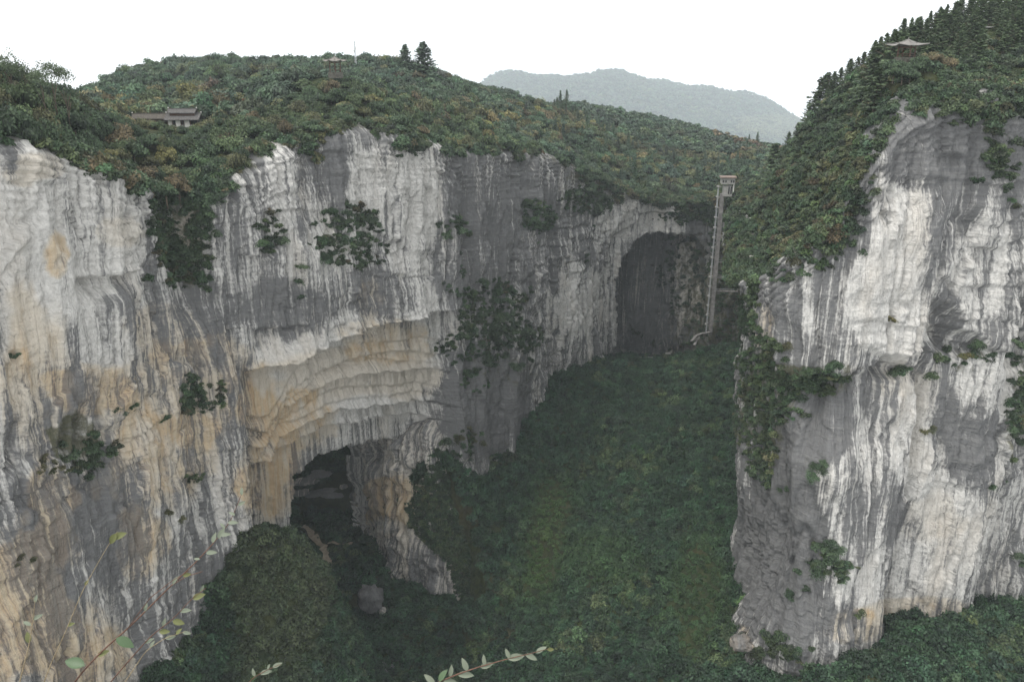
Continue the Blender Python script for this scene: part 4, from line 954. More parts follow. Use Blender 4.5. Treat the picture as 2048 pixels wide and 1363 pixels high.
# rim belt (nearest first)
P, px, py = spread(-140, 60, 80, 330, 4.2, hill_z, keep_rim, False, 120)
Qa = np.concatenate([CL[n]['Q'][::8, :2] for n in lcl]); dq = np.min(np.hypot(P[:, None, 0] - Qa[None, :, 0], P[:, None, 1] - Qa[None, :, 1]), 1)
m = (dq < 34) & (P[:, 1] < 320); P, px, py, dq = P[m], px[m], py[m], dq[m]
order = np.argsort(P[:, 1]); P, px, py, dq = P[order], px[order], py[order], dq[order]
SEG = [(180, "at the far left of the cliff rim"), (330, "on the left rim before the tiled hall"), (470, "on the rim below the tiled hall"), (600, "on the rim right of the tiled hall"), (760, "on the rim around the open pavilion"), (950, "on the rim above the fluted grey wall"), (1400, "on the rim descending to the far arch")]
cnt = 0; rest = []
for i in range(len(P)):
    seg = next(s for x, s in SEG if px[i] < x or x == 1400)
    far_left = px[i] < 190
    r = random.uniform(2.3, 4.2) * (1.1 if far_left else 1); h = random.uniform(3.8, 7.2) * (1.25 if far_left else 1)
    if not clear_ok(P[i:i + 1], h, r)[0]:
        h *= .45; r *= .6
        if not clear_ok(P[i:i + 1], h, r)[0]: continue
    u = random.random(); kind = 'b'
    if u < .52: c_ = DG * 1.35; nm = "dark green"
    elif u < .76: c_ = MG * 1.15; nm = "mid green"
    elif u < .92: c_ = OL * 1.1; nm = "olive"
    elif u < .97: c_ = BR * 1.0; nm = "russet"
    else: c_ = YG * .9; nm = "yellowing"
    if far_left and u > .8: c_ = OL * .8; nm = "olive"
    j = random.uniform(.66, 1.25); c_ = c_ * j
    row = "on the very edge" if dq[i] < 7 else ("in the front rows" if dq[i] < 16 else ("in the middle rows" if dq[i] < 25 else "in the back rows")); sz = "tall" if h > 6.2 else ("low" if h < 4.8 else "middling"); tone = "deep" if j < .85 else ("pale" if j > 1.12 else "plain")
    if cnt < 230: tree(tuple(P[i] - [0, 0, .3]), r, h, c_, "%s %s %s tree %s %s" % (sz, tone, nm, row.replace("in the ", "in ").replace("on the very edge", "at edge"), seg.replace("at the far left of the cliff rim", "of far left rim").replace("on the rim around the open pavilion", "of rim around open pavilion").replace("on the rim above the fluted grey wall", "of rim above fluted wall").replace("on the rim descending to the far arch", "of rim near far arch").replace("on the left rim before the tiled hall", "of left rim before tiled hall").replace("on the rim", "of rim")), "%s %s trees %s %s" % (sz, nm, row, seg)); cnt += 1
    else: rest.append((P[i], r, h, c_))
if rest:
    P_ = np.array([a[0] for a in rest]) - [0, 0, .3]; s_ = np.array([(a[1], a[1], a[2] * .85) for a in rest]); c_ = np.array([a[3] for a in rest])
    scatter("rim_woods", P_, s_, rots(len(P_), .06), c_, K_TREE, "green trees crowding the rim toward the far arch", "forest")
print("rim trees", cnt, len(rest))
def place(px, py, Y, zf):
    """ground point on a sheet below the given spot of the outline"""
    p = at(px, py, Y); z = float(zf(np.array([p[0]]), np.array([p[1]]))[0]); return (p[0], p[1], z)
# tall loose trees at the far left against the sky
for (x, ty, Y, r) in ((30, 97, 156, 3.0), (8, 100, 152, 2.7), (58, 118, 158, 2.5), (110, 114, 160, 2.6), (88, 130, 156, 2.4), (132, 128, 162, 2.3), (-30, 95, 150, 3.0)):
    g = place(x, 200, Y, hill_z); top = at(x, ty, Y); h = max(5.0, top[2] - g[2])
    tree(g, r, h, DG * 1.3 + BR * .15, "tall loose-branched tree against the sky at the far left rim", "loose-branched trees at the far left rim", 'a')
# conifer pair and the red tree on the hill
for (x, ty, Y, w_, lab) in ((812, 94, 372, .42, "left one of two big conifers on the hill crest"), (848, 90, 374, .5, "broader right one of two big conifers on the hill crest")):
    g = place(x, 150, Y, hill_z); tree(g, w_, at(x, ty, Y)[2] - g[2], PN * 1.1, lab, None, 'p', name="pine_tree").children[0].data = BIGP
g = place(492, 215, 250, hill_z); tree((g[0], g[1], at(492, 224, 250)[2]), 1.6, 5.0, np.array((.32, .07, .04)), "bright red autumn tree right of the tiled hall", None)
for (x, ty, Y) in ((1120, 184, 440), (1133, 182, 442), (1495, 270, 560), (1512, 266, 562)):
    g = place(x, ty + 40, Y, hill_z); h = min(9.0, max(6.0, at(x, ty, Y)[2] - g[2])); g = (g[0], g[1], at(x, ty, Y)[2] - h); tree(g, .24, h, PN * 1.1, "slim dark conifer rising above the hill woods", "slim conifers above the hill woods", 'p', name="pine_tree")
# pines on the right hill
PR = []
for (x, ty, Y) in ((1545, 292, 285), (1590, 250, 270), (1572, 268, 276), (1638, 160, 262), (1650, 150, 260), (1662, 148, 258), (1675, 140, 256), (1694, 122, 254), (1708, 128, 252), (1720, 116, 250), (1735, 122, 246), (1752, 92, 240), (1765, 75, 238), (1780, 62, 238),
                   (1800, 42, 240), (1815, 40, 240), (1832, 38, 241), (1848, 55, 236), (1870, 28, 240), (1885, 18, 240), (1900, 22, 238), (1915, 2, 240), (1930, 8, 238), (1945, 4, 240), (1960, -8, 242), (1980, -4, 240), (2000, -12, 242), (2020, -8, 240), (2040, -14, 242), (2060, -10, 240),
                   (1870, 62, 226), (1900, 55, 224), (1935, 45, 222), (1965, 40, 224), (2000, 35, 220), (2030, 40, 222), (1925, 85, 214), (1890, 95, 212), (1955, 80, 212), (1990, 85, 210), (2030, 80, 208), (1870, 110, 204), (1945, 120, 202), (2010, 120, 200), (2045, 125, 200),
                   (1625, 190, 262), (1612, 210, 264), (1655, 175, 256), (1690, 160, 250), (1735, 140, 242)):
    PR.append((x, ty, Y))
for _ in range(75):
    x = random.uniform(1745, 2060); yb = random.uniform(20, 150) + max(0, (1850 - x)) * .35; PR.append((x, max(yb - random.uniform(35, 60), 120 - (x - 1740) * .55 - 22), 238 - (yb - 20) * .32))
random.shuffle(PR)
for x, ty, Y in PR:
    g = place(x, ty + 60, Y, mass_z); h = at(x, ty, Y)[2] - g[2]; h = min(max(h, 6.0), 13.0)
    if not clear_ok(np.array([g]), h, h * .2)[0]: continue
    rw = "on the skyline" if ty < 120 - (x - 1740) * .55 + 12 else ("just below the skyline" if ty < 120 - (x - 1740) * .55 + 50 else "well below the skyline")
    seg = "on the left skyline of the right hill" if x < 1740 else ("behind the pavilion on the right hill" if x < 1860 else (rw + " left of the white shelter on the right hill" if x < 1965 else rw + " right of the white shelter on the right hill"))
    tree(g, random.uniform(.3, .46), h, (DG * .6 + MG * .5) * random.uniform(.8, 1.2), "dark feathery pine " + seg, "pines " + seg, 'p', name="pine_tree")
for (x, y, Y) in ((1786, 118, 180), (1800, 122, 179), (1816, 124, 179), (1832, 120, 180), (1842, 112, 181), (1808, 134, 177), (1824, 136, 177), (1790, 132, 178)):
    g = place(x, y, Y, mass_z); tree((g[0], g[1], at(x, y + 4, Y)[2] - 2.4), 2.3, 3.4, DG * 1.4, "dark bush crowding the foot of the right hill's pavilion", "bushes under the right pavilion", 'b', "bush", "pavilion_bush")
for (x, y, Y) in ((655, 160, 258), (668, 163, 257), (682, 161, 257), (693, 157, 259)):
    g = at(x, y, Y); tree((g[0], g[1], g[2] - 2.8), 2.0, 2.3, MG * 1.2, "green bush at the foot of the hexagonal pavilion", "bushes under the left pavilion", 'b', "bush", "pavilion_bush")
for (x, y, Y) in ((335, 262, 222), (352, 266, 221), (370, 268, 220), (390, 266, 221), (404, 258, 224), (318, 256, 224), (300, 252, 225), (280, 250, 226)):
    g = at(x, y, Y); tree((g[0], g[1], g[2] - 1.2), 2.4, 3.9, (MG if x % 4 else OL) * 1.2, "bushy tree in front of the tiled hall", "bushes before the tiled hall", 'b', "bush", "hall_bush")
for (x, y, Y) in ((1870, 135, 182), (1895, 140, 182)):
    g = place(x, y, Y, mass_z); tree(g, 1.8, 3.2, BR * 1.5, "rusty bush just right of the small pavilion on the right hill", "rusty bushes by the right pavilion", 'b', "bush", "autumn_bush")

# ------------------------------------------------------------------ pavilions
def roof_mesh(n, r, h, flare, lift, mat, thick=.12, seg=6, sub=4):
    """hipped roof of n sides with upturned corners"""
    V = []; F = []
    ring = []
    M = n * sub
    for i in range(seg + 1):
        t = i / seg; rr = r * t
        for k in range(M):
            a = 2 * math.pi * k / M + math.pi / n; loc = (a - math.pi / n) % (2 * math.pi / n); cs = math.cos(math.pi / n) / math.cos(loc - math.pi / n)
            corner = abs(loc - math.pi / n) / (math.pi / n)
            z = h * (1 - t) ** 1.5 * 1.0 + lift * (corner ** 3) * t ** 3
            q = max(rr, .08) * (1 / math.cos(math.pi / n)) * cs * (1 + flare * corner ** 3 * t ** 3)
            V.append((q * math.cos(a - math.pi / n), q * math.sin(a - math.pi / n), z))
    for i in range(seg):
        for k in range(M): F.append((i * M + k, (i + 1) * M + k, (i + 1) * M + (k + 1) % M, i * M + (k + 1) % M))
    o = len(V); V += [(x, y, z - thick) for x, y, z in V[:]]
    F += [tuple(o + j for j in f[::-1]) for f in F[:]]
    b = seg * M
    for k in range(M): F.append((b + k, o + b + k, o + b + (k + 1) % M, b + (k + 1) % M))
    me = bpy.data.meshes.new("roof"); me.from_pydata(V, [], F); me.materials.append(mat); me.update(); return me
def pavilion(loc, n, r, hc, label, rz=0, mat=TILE):
    t = empty("pavilion", loc, rz); tag(t, label, "pavilion")
    b = MB()
    BASE = flat('mossy_stone', (.09, .085, .07), .95, .3, 2)
    pts = [(r * .95 * math.cos(2 * math.pi * k / n + math.pi / n), r * .95 * math.sin(2 * math.pi * k / n + math.pi / n)) for k in range(n)]
    b.tube([(0, 0, -1.6), (0, 0, .25)], r * .9, 12); b.build("stone_base", BASE, t)
    cx = [(r * .72 * math.cos(2 * math.pi * k / n + math.pi / n), r * .72 * math.sin(2 * math.pi * k / n + math.pi / n)) for k in range(n)]
    for x, y in cx:
        c = MB(); c.tube([(x, y, .25), (x, y, hc)], .17, 8); c.build("column", WOOD, t)
    for k in range(n):
        a = cx[k]; d = cx[(k + 1) % n]; e = MB(); e.bar((a[0], a[1], hc - .35), (d[0], d[1], hc - .35), .16, .3); e.build("beam", WOOD, t)
        if k != 0: e = MB(); e.bar((a[0], a[1], .95), (d[0], d[1], .95), .08, .12); e.bar((a[0], a[1], .55), (d[0], d[1], .55), .06, .08); e.build("railing", WOOD, t)
    rf = link("roof", roof_mesh(n, r * 1.15, r * .48, .12, .35 * r / 2.5, mat), t); rf.location = (0, 0, hc + .05)
    for k in range(n):
        a = 2 * math.pi * k / n + math.pi / n; e = MB(); pts = []
        for i in range(7):
            s = .06 + .94 * i / 6; q = r * 1.15 / math.cos(math.pi / n) * s * (1 + .12 * s ** 3)
            pts.append((q * math.cos(a - 0), q * math.sin(a - 0), hc + .12 + r * .48 * (1 - s) ** 1.5 + .35 * r / 2.5 * s ** 3))
        e.tube(pts, .09, 5); rd = e.build("ridge", mat, t)
    f = MB(); z0 = hc + r * .48; f.tube([(0, 0, z0 - .1), (0, 0, z0 + .15), (0, 0, z0 + .3), (0, 0, z0 + .4), (0, 0, z0 + .6)], [.16, .14, .07, .11, .02], 8); f.build("finial", mat, t)
    return t
g = at(671, 146, 260); pavilion((g[0], g[1], g[2]), 6, 2.6, 3.5, "open hexagonal pavilion with dark columns on the knoll above the near arch", .2, flat("weathered_tile", (.20, .185, .165), .85, .25, 3))
g = at(1811, 118, 186); pavilion((g[0], g[1], g[2] + .1), 4, 2.6, 2.7, "small pavilion with upturned pale roof near the top of the right hill", .75, flat("pale_roof_tile", (.20, .19, .175), .85, .25, 3))
# ground under the left pavilion
kn = MB(); kn.tube([(g[0], g[1], g[2] - 6), (g[0], g[1], g[2] - 2.3)], [4, 2.9], 10)

# tiled hall among the rim trees
Yh = 232; g = at(371, 254, Yh); hall = empty("tiled_hall", (g[0], g[1], g[2]), .12); hall.scale = (.84, .84, .84); tag(hall, "long low hall with grey tiled double roof half hidden in rim trees", "building")
def gable(nm, cx, cy, z, L_, D, h, mat, ridge=.25):
    b = MB(); V = [(cx - L_ / 2, cy - D / 2, z), (cx + L_ / 2, cy - D / 2, z), (cx + L_ / 2, cy + D / 2, z), (cx - L_ / 2, cy + D / 2, z), (cx - L_ / 2, cy, z + h), (cx + L_ / 2, cy, z + h)]
    b.v = [Vector(v) for v in V]; b.v += [Vector((v[0], v[1], v[2] - .18)) for v in V]
    b.f = [[0, 1, 5, 4], [3, 4, 5, 2], [6, 10, 11, 7], [9, 8, 11, 10], [0, 6, 7, 1], [2, 8, 9, 3], [0, 4, 10, 6], [4, 3, 9, 10], [1, 7, 11, 5], [5, 11, 8, 2]]
    r = b.build(nm, mat, hall)
    for i in range(int(L_ / .9) + 1):   # tile ribs
        x = cx - L_ / 2 + .1 + i * (L_ - .2) / int(L_ / .9)
        e = MB(); e.bar((x, cy - D / 2, z + .06), (x, cy, z + h + .06), .14, .1); e.build("tile_rib", mat, r)
    e = MB(); e.box((cx, cy, z + h + .12), (L_ + .3, .3, ridge)); e.build("ridge", mat, r)
    for s in (-1, 1): e = MB(); e.box((cx + s * (L_ / 2 + .05), cy, z + h + .38), (.25, .28, .4)); e.build("ridge_end", PLASTER, r)
    return r
b = MB(); b.box((0, 0, -1.2), (10.5, 6.5, 2.6)); b.build("stone_base", CONC_D, hall)
for x, w in ((-4.2, 1.2), (-1.6, 1.5), (1.3, 1.6)): b = MB(); b.box((x, -2.4, 1.25), (w, .2, 2.3)); b.build("wall_panel", PLASTER, hall)
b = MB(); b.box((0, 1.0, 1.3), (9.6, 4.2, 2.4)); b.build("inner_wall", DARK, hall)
for x in (-4.9, -3.3, -.5, .2, 2.5, 4.9): b = MB(); b.box((x, -2.6, 1.3), (.2, .2, 2.4)); b.build("column", WOOD, hall)
b = MB(); b.box((0, -3.1, .75), (9.8, .08, .1)); b.box((0, -3.1, .4), (9.8, .06, .08)); b.build("railing", PLASTER, hall)
gable("lower_roof", 0, 0, 2.6, 11.4, 8.0, 1.9, TILE); b = MB(); b.box((-.2, .2, 4.2), (8.0, 3.4, 1.0)); b.build("clerestory", WOOD, hall)
gable("upper_roof", -.3, .2, 4.75, 9.2, 4.6, 1.2, TILE)
gable("wing_roof", -11.5, .8, 2.9, 11.0, 5.0, 1.5, TILE_B); b = MB(); b.box((-11.5, .9, 1.5), (10.0, 3.4, 2.7)); b.build("wing_wall", WOOD, hall)

# radio mast
g = place(711, 118, 374, hill_z); top = at(711, 76, 374); mast = empty("radio_mast", g); tag(mast, "thin pale lattice radio mast sticking up from the hill crest", "mast")
hm = top[2] - g[2]
for s in ((-.35, -.35), (.35, -.35), (.35, .35), (-.35, .35)):
    b = MB(); b.bar((s[0], s[1], -.5), (s[0] * .4, s[1] * .4, hm * .9), .13); b.build("leg", STEEL, mast)
b = MB()
for i in range(14):
    z = hm * .9 * i / 14; z2 = hm * .9 * (i + 1) / 14; k0 = 1 - .6 * i / 14; k1 = 1 - .6 * (i + 1) / 14
    for a, c in (((-.35, -.35), (.35, -.35)), ((.35, -.35), (.35, .35)), ((.35, .35), (-.35, .35)), ((-.35, .35), (-.35, -.35))):
        b.bar((a[0] * k0, a[1] * k0, z), (c[0] * k1, c[1] * k1, z2), .06)
b.build("bracing", STEEL, mast)
b = MB(); b.bar((0, 0, hm * .88), (0, 0, hm), .12); b.build("aerial", STEEL, mast)
for z, s in ((hm * .62, -1), (hm * .7, 1)): b = MB(); b.box((s * .5, -.2, z), (.35, .35, 1.1)); b.build("antenna", PLASTER, mast)

# ------------------------------------------------------------------ sightseeing lift against the far wall
ex, ey, ztop = at(1453, 352, 385); g = place(1453, 660, 385, valley_z); zb = -127.0
lift = empty("lift_tower", (ex, ey, zb), -.12); tag(lift, "tall concrete lift tower with ringed shaft standing beside the far arch", "lift tower")
H = ztop - zb; zs = H - 9.6
b = MB(); sx = -2.3; b.box((sx + 1.0, 0, (zs + 1) / 2 - 1), (1.8, 2.8, zs + 3)); b.build("shaft", CONC_D, lift)
for x, y in ((sx - 1.1, -1.5), (sx - 1.1, 1.5)): b = MB(); b.bar((x, y, -1), (x, y, zs + 5), .22); b.build("guide_rail", STEEL, lift)
nr = 15
for i in range(nr):
    z = 1 + (zs + 6) * (i + .5) / nr; c = MB()
    pts = [(sx + .1, -1.7, z), (sx - .9, -1.9, z), (sx - 1.7, -1.3, z + .05), (sx - 1.9, 0, z + .1), (sx - 1.7, 1.3, z + .05), (sx - .9, 1.9, z), (sx + .1, 1.7, z)]
    c.tube(pts, .16, 5); c.bar((sx - 1.5, -1.5, z + .1), (sx - 1.5, 1.5, z + .1), .3, .5); c.build("ring_bracket", CONC, lift)
b = MB(); b.box((1.0, 0, H - 7.2), (4.2, 4.6, 4.8)); b.build("head_house_base", CONC, lift)
b = MB(); b.box((.8, 0, H - 2.2), (6.4, 5.2, 2.9)); b.build("head_house", CONC, lift)
b = MB(); b.box((.8, 0, H - .45), (7.6, 6.2, .6)); b.build("roof_slab", flat("rusty_roof", (.19, .145, .12), .9, .3, 1), lift)
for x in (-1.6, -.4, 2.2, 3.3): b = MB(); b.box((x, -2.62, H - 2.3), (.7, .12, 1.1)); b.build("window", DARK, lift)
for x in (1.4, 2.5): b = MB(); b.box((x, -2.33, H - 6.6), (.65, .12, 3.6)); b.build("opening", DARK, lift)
b = MB(); b.box((3.6, -2.0, H - 5.4), (.35, .35, 3.8)); b.build("post", PLASTER, lift)
for zz, ln in ((H * .36, 13), (H * .46, 10), (H * .27, 12)):
    b = MB(); b.box((ln / 2 - 1, .5, zz), (ln, 1.4, .5)); w = b.build("walkway", CONC_D, lift)
    b = MB(); b.bar((-1, -.2, zz + 1.2), (ln - 1, -.2, zz + 1.2), .1); b.build("handrail", STEEL, w)
# switchback steps at the foot of the lift
def slab_path(name, pts, label):
    t = MB(); 
    for a, b_ in zip(pts[:-1], pts[1:]): t.bar(a, b_, 1.3, .35)
    o = t.build(name, CONC_D); tag(o, label, "steps"); return o
sp = [at(x, y, Y) for x, y, Y in ((1424, 664, 384), (1403, 668, 383), (1392, 672, 382), (1383, 683, 380), (1392, 680, 378), (1398, 676, 377), (1392, 686, 377), (1388, 691, 376))]
slab_path("switchback_steps", [Vector(p) + Vector((0, 0, .4)) for p in sp], "pale switchback steps descending from the foot of the lift tower")
b = MB(); p = at(1290, 717, 397); b.box((p[0] - 1.2, p[1], p[2] + .4), (4.6, 1.8, .9)); b.box((p[0] + 3, p[1] + 1, p[2] + .2), (2.6, 1.4, .6)); o = b.build("stone_landing", CONC); tag(o, "pale stone landing on the threshold of the far arch", "landing")
p = at(1336, 708, 395); b = MB(); b.box((p[0], p[1], p[2] + .4), (3.0, 1.2, .5)); o = b.build("stone_step", CONC); tag(o, "small pale step right of the landing in the far arch", "step")

# ------------------------------------------------------------------ loose rocks
def rock(name, loc, dim, label, cat="rock", seed=0, mat=ROCK, rz=0.0, W=.5, O=.0):
    n, m = 40, 26; th = np.linspace(.02, math.pi - .02, m); ph = np.linspace(0, 2 * math.pi, n, endpoint=False); T, Pp = np.meshgrid(th, ph, indexing='ij')
    d = np.stack([np.sin(T) * np.cos(Pp), np.sin(T) * np.sin(Pp), np.cos(T)], -1).reshape(-1, 3)
    s = np.abs(d) ** 3; bx = d / (s.sum(-1) ** (1 / 3))[:, None]
    q = np.round((n3(d[:, 0] * 1.7 + seed, d[:, 1] * 1.7, d[:, 2] * 1.7, seed)) * 3) / 3
    r = 1 + q * .28 + n3(d[:, 0] * 3 + seed, d[:, 1] * 3, d[:, 2] * 3, seed + 1) * .22 + n3(d[:, 0] * 7 + seed, d[:, 1] * 7, d[:, 2] * 7, seed) * .12
    V = bx * r[:, None] * np.array(dim) / 2
    F = []
    for i in range(m - 1):
        for j in range(n): F.append((i * n + j, (i + 1) * n + j, (i + 1) * n + (j + 1) % n, i * n + (j + 1) % n))
    me = mesh_np(name, V, F, [mat]); vattr(me, "wc", V * np.array([1, 1, 1]) + np.array([seed * 7.0, 0, 0])); pc = np.zeros((len(V), 4)); pc[:, 0] = W; pc[:, 1] = O; pc[:, 3] = 1; vattr(me, "paint", pc)
    o = link(name, me, None, loc); o.rotation_euler = (random.gauss(0, .1), random.gauss(0, .1), rz); tag(o, label, cat); return o
p = at(1482, 1284, 154); rock("boulder", (p[0], p[1], p[2]), (4.6, 3.5, 3.0), "low ochre rock at the left foot of the right cliff", "boulder", 5, O=.6, W=.25)
p = at(742, 1190, 232); rock("boulder", (p[0], p[1], p[2] - 1), (8, 7, 9), "brown rounded boulder below the rock spur in the gorge", "boulder", 9, W=.12, O=.3)
p = at(742, 1345, 213); rock("boulder", (p[0], p[1], p[2] - 1), (15, 6, 9), "dark layered rock at the bottom edge of the gorge", "boulder", 12, W=.15, O=.1)
p = at(765, 1215, 230); rock("boulder", (p[0], p[1], p[2] - 1), (2.4, 2, 2), "small pale stone beside the brown boulder in the gorge", "boulder", 14, W=.5, O=.2)
for i, (x, y, Y, w, h, d, lab) in enumerate(((612, 962, 286, 9, 1.6, 5, "upper left pale slab seen through the near arch"), (640, 948, 290, 8, 1.2, 5, "topmost grey slab seen through the near arch"), (600, 985, 282, 6, 2.0, 5, "lower left brown slab seen through the near arch"),
                                             (640, 985, 284, 12, 1.3, 5, "long dark slab across the slope seen through the near arch"), (688, 972, 288, 3, 1.2, 3, "small pale slab at the right end of the near arch's slabs"), (665, 990, 281, 8, 1.0, 4, "lowest flat slab seen through the near arch"))):
    p = at(x, y, Y); rock("rock_slab", (p[0], p[1], p[2]), (w, d, h), lab, "slab", 20 + i, rz=random.uniform(-.3, .3), W=.4 if i in (0, 2, 4) else .15, O=.3)
p = at(1975, 62, 220); b = MB(); b.box((p[0], p[1], p[2] + .9), (2.6, 2.2, .18)); b.box((p[0] - .8, p[1], p[2]), (.14, .14, 1.7)); b.box((p[0] + .8, p[1], p[2]), (.14, .14, 1.7)); b.box((p[0] - .2, p[1], p[2] - .6), (1.0, .6, .9)); o = b.build("white_shelter", PLASTER); tag(o, "tiny white shelter glimpsed among the pines of the right hill", "shelter")

# ------------------------------------------------------------------ twigs in front of the lens
def leaf_mesh(nm, mat, w=.42):
    V = []; F = []; n = 7
    for i in range(n + 1):
        t = i / n; ww = w * math.sin(math.pi * t ** .85) ** .8 * .5; z = -.18 * t * t
        V += [(-ww, t, z + ww * .35), (0, t, z), (ww, t, z + ww * .35)]
    for i in range(n):
        a = i * 3; F += [(a, a + 1, a + 4, a + 3), (a + 1, a + 2, a + 5, a + 4)]
    me = bpy.data.meshes.new(nm); me.from_pydata(V, [], F); me.materials.append(mat); me.polygons.foreach_set("use_smooth", [True] * len(F)); me.update(); return me
LFP = leaf_mesh("leaf", LEAFP); LFD = leaf_mesh("leaf", LEAFD, .5); LFB = leaf_mesh("leaf", flat("olive_leaf", (.13, .14, .06), .6, .3, 90), .5)
def twig(pix, Y, root, label, leaves, mat=TWIG, r0=.003, side=()):
    pts = [Vector(root)] + [Vector(at(x, y, Y + dy)) for x, y, dy in pix]
    # smooth
    q = []
    for i in range(len(pts) - 1):
        for k in range(4): q.append(pts[i].lerp(pts[i + 1], k / 4))
    q.append(pts[-1]); q2 = [q[0]] + [(q[i - 1] + q[i] * 2 + q[i + 1]) / 4 for i in range(1, len(q) - 1)] + [q[-1]]
    t = empty("twig", q2[0]); tag(t, label, "twig"); o0 = q2[0].copy()
    b = MB(); n = len(q2); b.tube([p - o0 for p in q2], [r0 * (1 - .75 * i / n) for i in range(n)], 6)
    b.build("stem", mat, t, True)
    for s in side:
        pp = [Vector(at(x, y, Y + dy)) - o0 for x, y, dy in s]; b = MB(); b.tube(pp, [r0 * .45 * (1 - .6 * i / len(pp)) for i in range(len(pp))], 5); b.build("side_stem", mat, t, True)
    for (x, y, ang, ln, kd) in leaves:
        p = Vector(at(x, y, Y)); a = R(ang)
        d = (Vector((math.cos(a), 0, 0)) + Vector((0, sp_ * math.sin(a), cp_ * math.sin(a)))).normalized()
        tocam = (-p).normalized(); nrm = (tocam + Vector((random.uniform(-.5, .5), random.uniform(-.3, .3), random.uniform(-.2, .6)))).normalized()
        xx = d.cross(nrm).normalized(); zz = xx.cross(d)
        L_ = ln / FPX * p.length * .76
        M = Matrix.Identity(4); M.col[0][:3] = xx * L_; M.col[1][:3] = d * L_; M.col[2][:3] = zz * L_; M.col[3][:3] = p - o0
        l = link("leaf", {'p': LFP, 'd': LFD, 'b': LFB}[kd], t); l.matrix_local = M
    return t
twig([(830, 1400, 0), (872, 1365, 0), (915, 1347, 0), (960, 1332, 0), (1010, 1318, 0), (1060, 1306, 0), (1098, 1296, 0)], 1.85, (-.45, 1.25, -2.3), "reddish twig with pale leaves at the bottom centre",
     [(1072, 1305, 35, 30, 'p'), (1020, 1316, 115, 26, 'p'), (1015, 1316, 10, 42, 'p'), (1050, 1308, -20, 34, 'p'), (970, 1330, 100, 26, 'p'), (935, 1341, 112, 34, 'p'), (960, 1333, 15, 34, 'p'), (915, 1348, 0, 40, 'p'), (900, 1352, 80, 28, 'p'), (878, 1362, 60, 34, 'd'), (870, 1366, 140, 34, 'p'), (1094, 1297, -5, 18, 'b'), (845, 1385, 130, 36, 'p'), (885, 1358, -10, 34, 'p')])
twig([(480, 1385, 0), (505, 1355, 0), (535, 1338, 0), (562, 1327, 0)], 1.95, (-.62, 1.3, -2.4), "short twig tip with a few pale leaves at the bottom left of centre",
     [(545, 1333, 25, 24, 'p'), (520, 1346, 15, 28, 'p'), (510, 1352, 110, 20, 'p'), (535, 1338, 70, 14, 'p'), (500, 1360, 40, 22, 'd')], r0=.0022)
twig([(130, 1390, 0), (165, 1342, 0), (205, 1300, 0), (262, 1250, .02), (330, 1182, .03), (395, 1120, .04), (430, 1082, .05), (462, 1040, .05), (484, 985, .05)], 1.7, (-1.05, 1.25, -2.2), "long reddish twig rising diagonally across the lower left cliff",
     [(425, 1085, 75, 26, 'p'), (436, 1076, 60, 30, 'p'), (440, 1070, 10, 26, 'p'), (412, 1105, 5, 26, 'p'), (470, 1030, 150, 18, 'p'), (476, 1010, 30, 20, 'p'), (484, 990, 95, 20, 'p'), (455, 1045, 5, 26, 'p'), (400, 1118, 170, 16, 'p'), (365, 1150, 10, 20, 'b'), (232, 1275, -25, 44, 'd'), (170, 1330, 165, 48, 'd'), (195, 1310, 25, 26, 'b'), (345, 1168, 60, 22, 'p'), (290, 1222, 80, 20, 'p'), (155, 1365, -30, 30, 'd'), (450, 1056, 130, 18, 'p')],
     side=(((255, 1256, 0), (300, 1195, .0), (345, 1160, .0), (380, 1140, 0)), ((340, 1172, .03), (372, 1152, .03), (405, 1142, .03))))
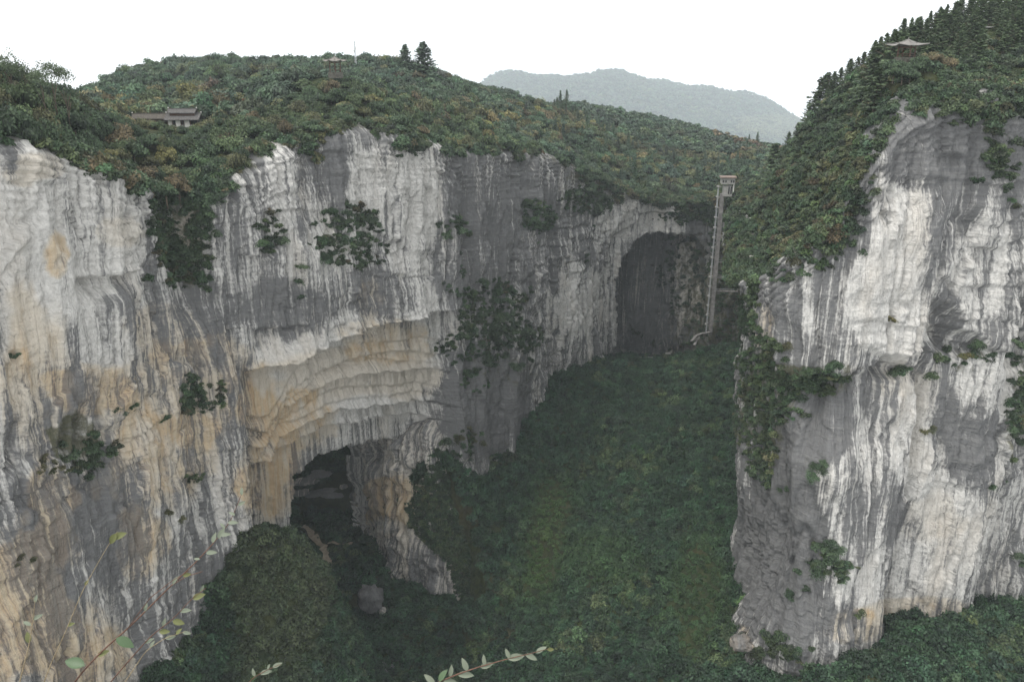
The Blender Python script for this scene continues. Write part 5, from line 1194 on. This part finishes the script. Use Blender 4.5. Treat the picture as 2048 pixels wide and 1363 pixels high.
twig([(190, 1400, 0), (232, 1350, 0), (300, 1272, 0), (345, 1238, 0), (385, 1195, 0), (412, 1175, 0)], 1.8, (-1.0, 1.2, -2.2), "thinner reddish twig running just right of the long one",
     [(385, 1196, 20, 30, 'b'), (400, 1183, 60, 18, 'p'), (360, 1222, 10, 26, 'p'), (345, 1240, -15, 28, 'b'), (325, 1252, 70, 20, 'p'), (318, 1262, 0, 24, 'b'), (290, 1285, 30, 22, 'p')], r0=.0024)
twig([(225, 1400, 0), (262, 1345, 0), (292, 1300, 0), (330, 1275, 0), (370, 1262, 0)], 1.9, (-1.0, 1.3, -2.4), "short grey twig at the lower right of the left thicket", [(330, 1275, 10, 24, 'p'), (352, 1268, 50, 18, 'b'), (300, 1294, 60, 18, 'p'), (365, 1263, -10, 20, 'p')], TWIG_G, r0=.002)
twig([(30, 1400, 0), (45, 1340, 0), (58, 1290, 0), (66, 1240, 0), (70, 1200, 0)], 1.6, (-1.1, 1.15, -2.1), "thin stem at the far bottom left", [(58, 1285, 100, 24, 'b'), (66, 1238, 30, 22, 'p'), (62, 1250, 150, 20, 'p'), (70, 1205, 80, 18, 'p')], TWIG_G, r0=.002)
twig([(75, 1400, 0), (100, 1330, 0), (130, 1265, 0), (165, 1180, 0), (210, 1100, 0), (235, 1062, 0)], 1.75, (-1.08, 1.2, -2.2), "dry straw coloured stem with a drooping brown leaf on the left", [(232, 1066, -120, 30, 'b'), (225, 1075, 20, 32, 'b'), (135, 1250, 20, 16, 'b'), (170, 1170, 60, 14, 'b')], TWIG_G, r0=.0018)

# ------------------------------------------------------------------ air
b = MB(); b.box((1000, 2500, -230), (4600, 5100, 800)); me = b.mesh("haze", ROCK)
m, nt = newmat("pale_haze"); pv = N(nt, "ShaderNodeVolumePrincipled"); pv.inputs['Color'].default_value = (.88, .955, 1, 1); pv.inputs['Density'].default_value = .00012; pv.inputs['Anisotropy'].default_value = .1
o_ = N(nt, "ShaderNodeOutputMaterial"); L(nt, pv.outputs[0], o_.inputs['Volume']); me.materials.clear(); me.materials.append(m)
hz = link("haze", me); tag(hz, kind='stuff')
print("tris", sum(len(o.data.polygons) for o in scene.objects if o.type == 'MESH') * 2)
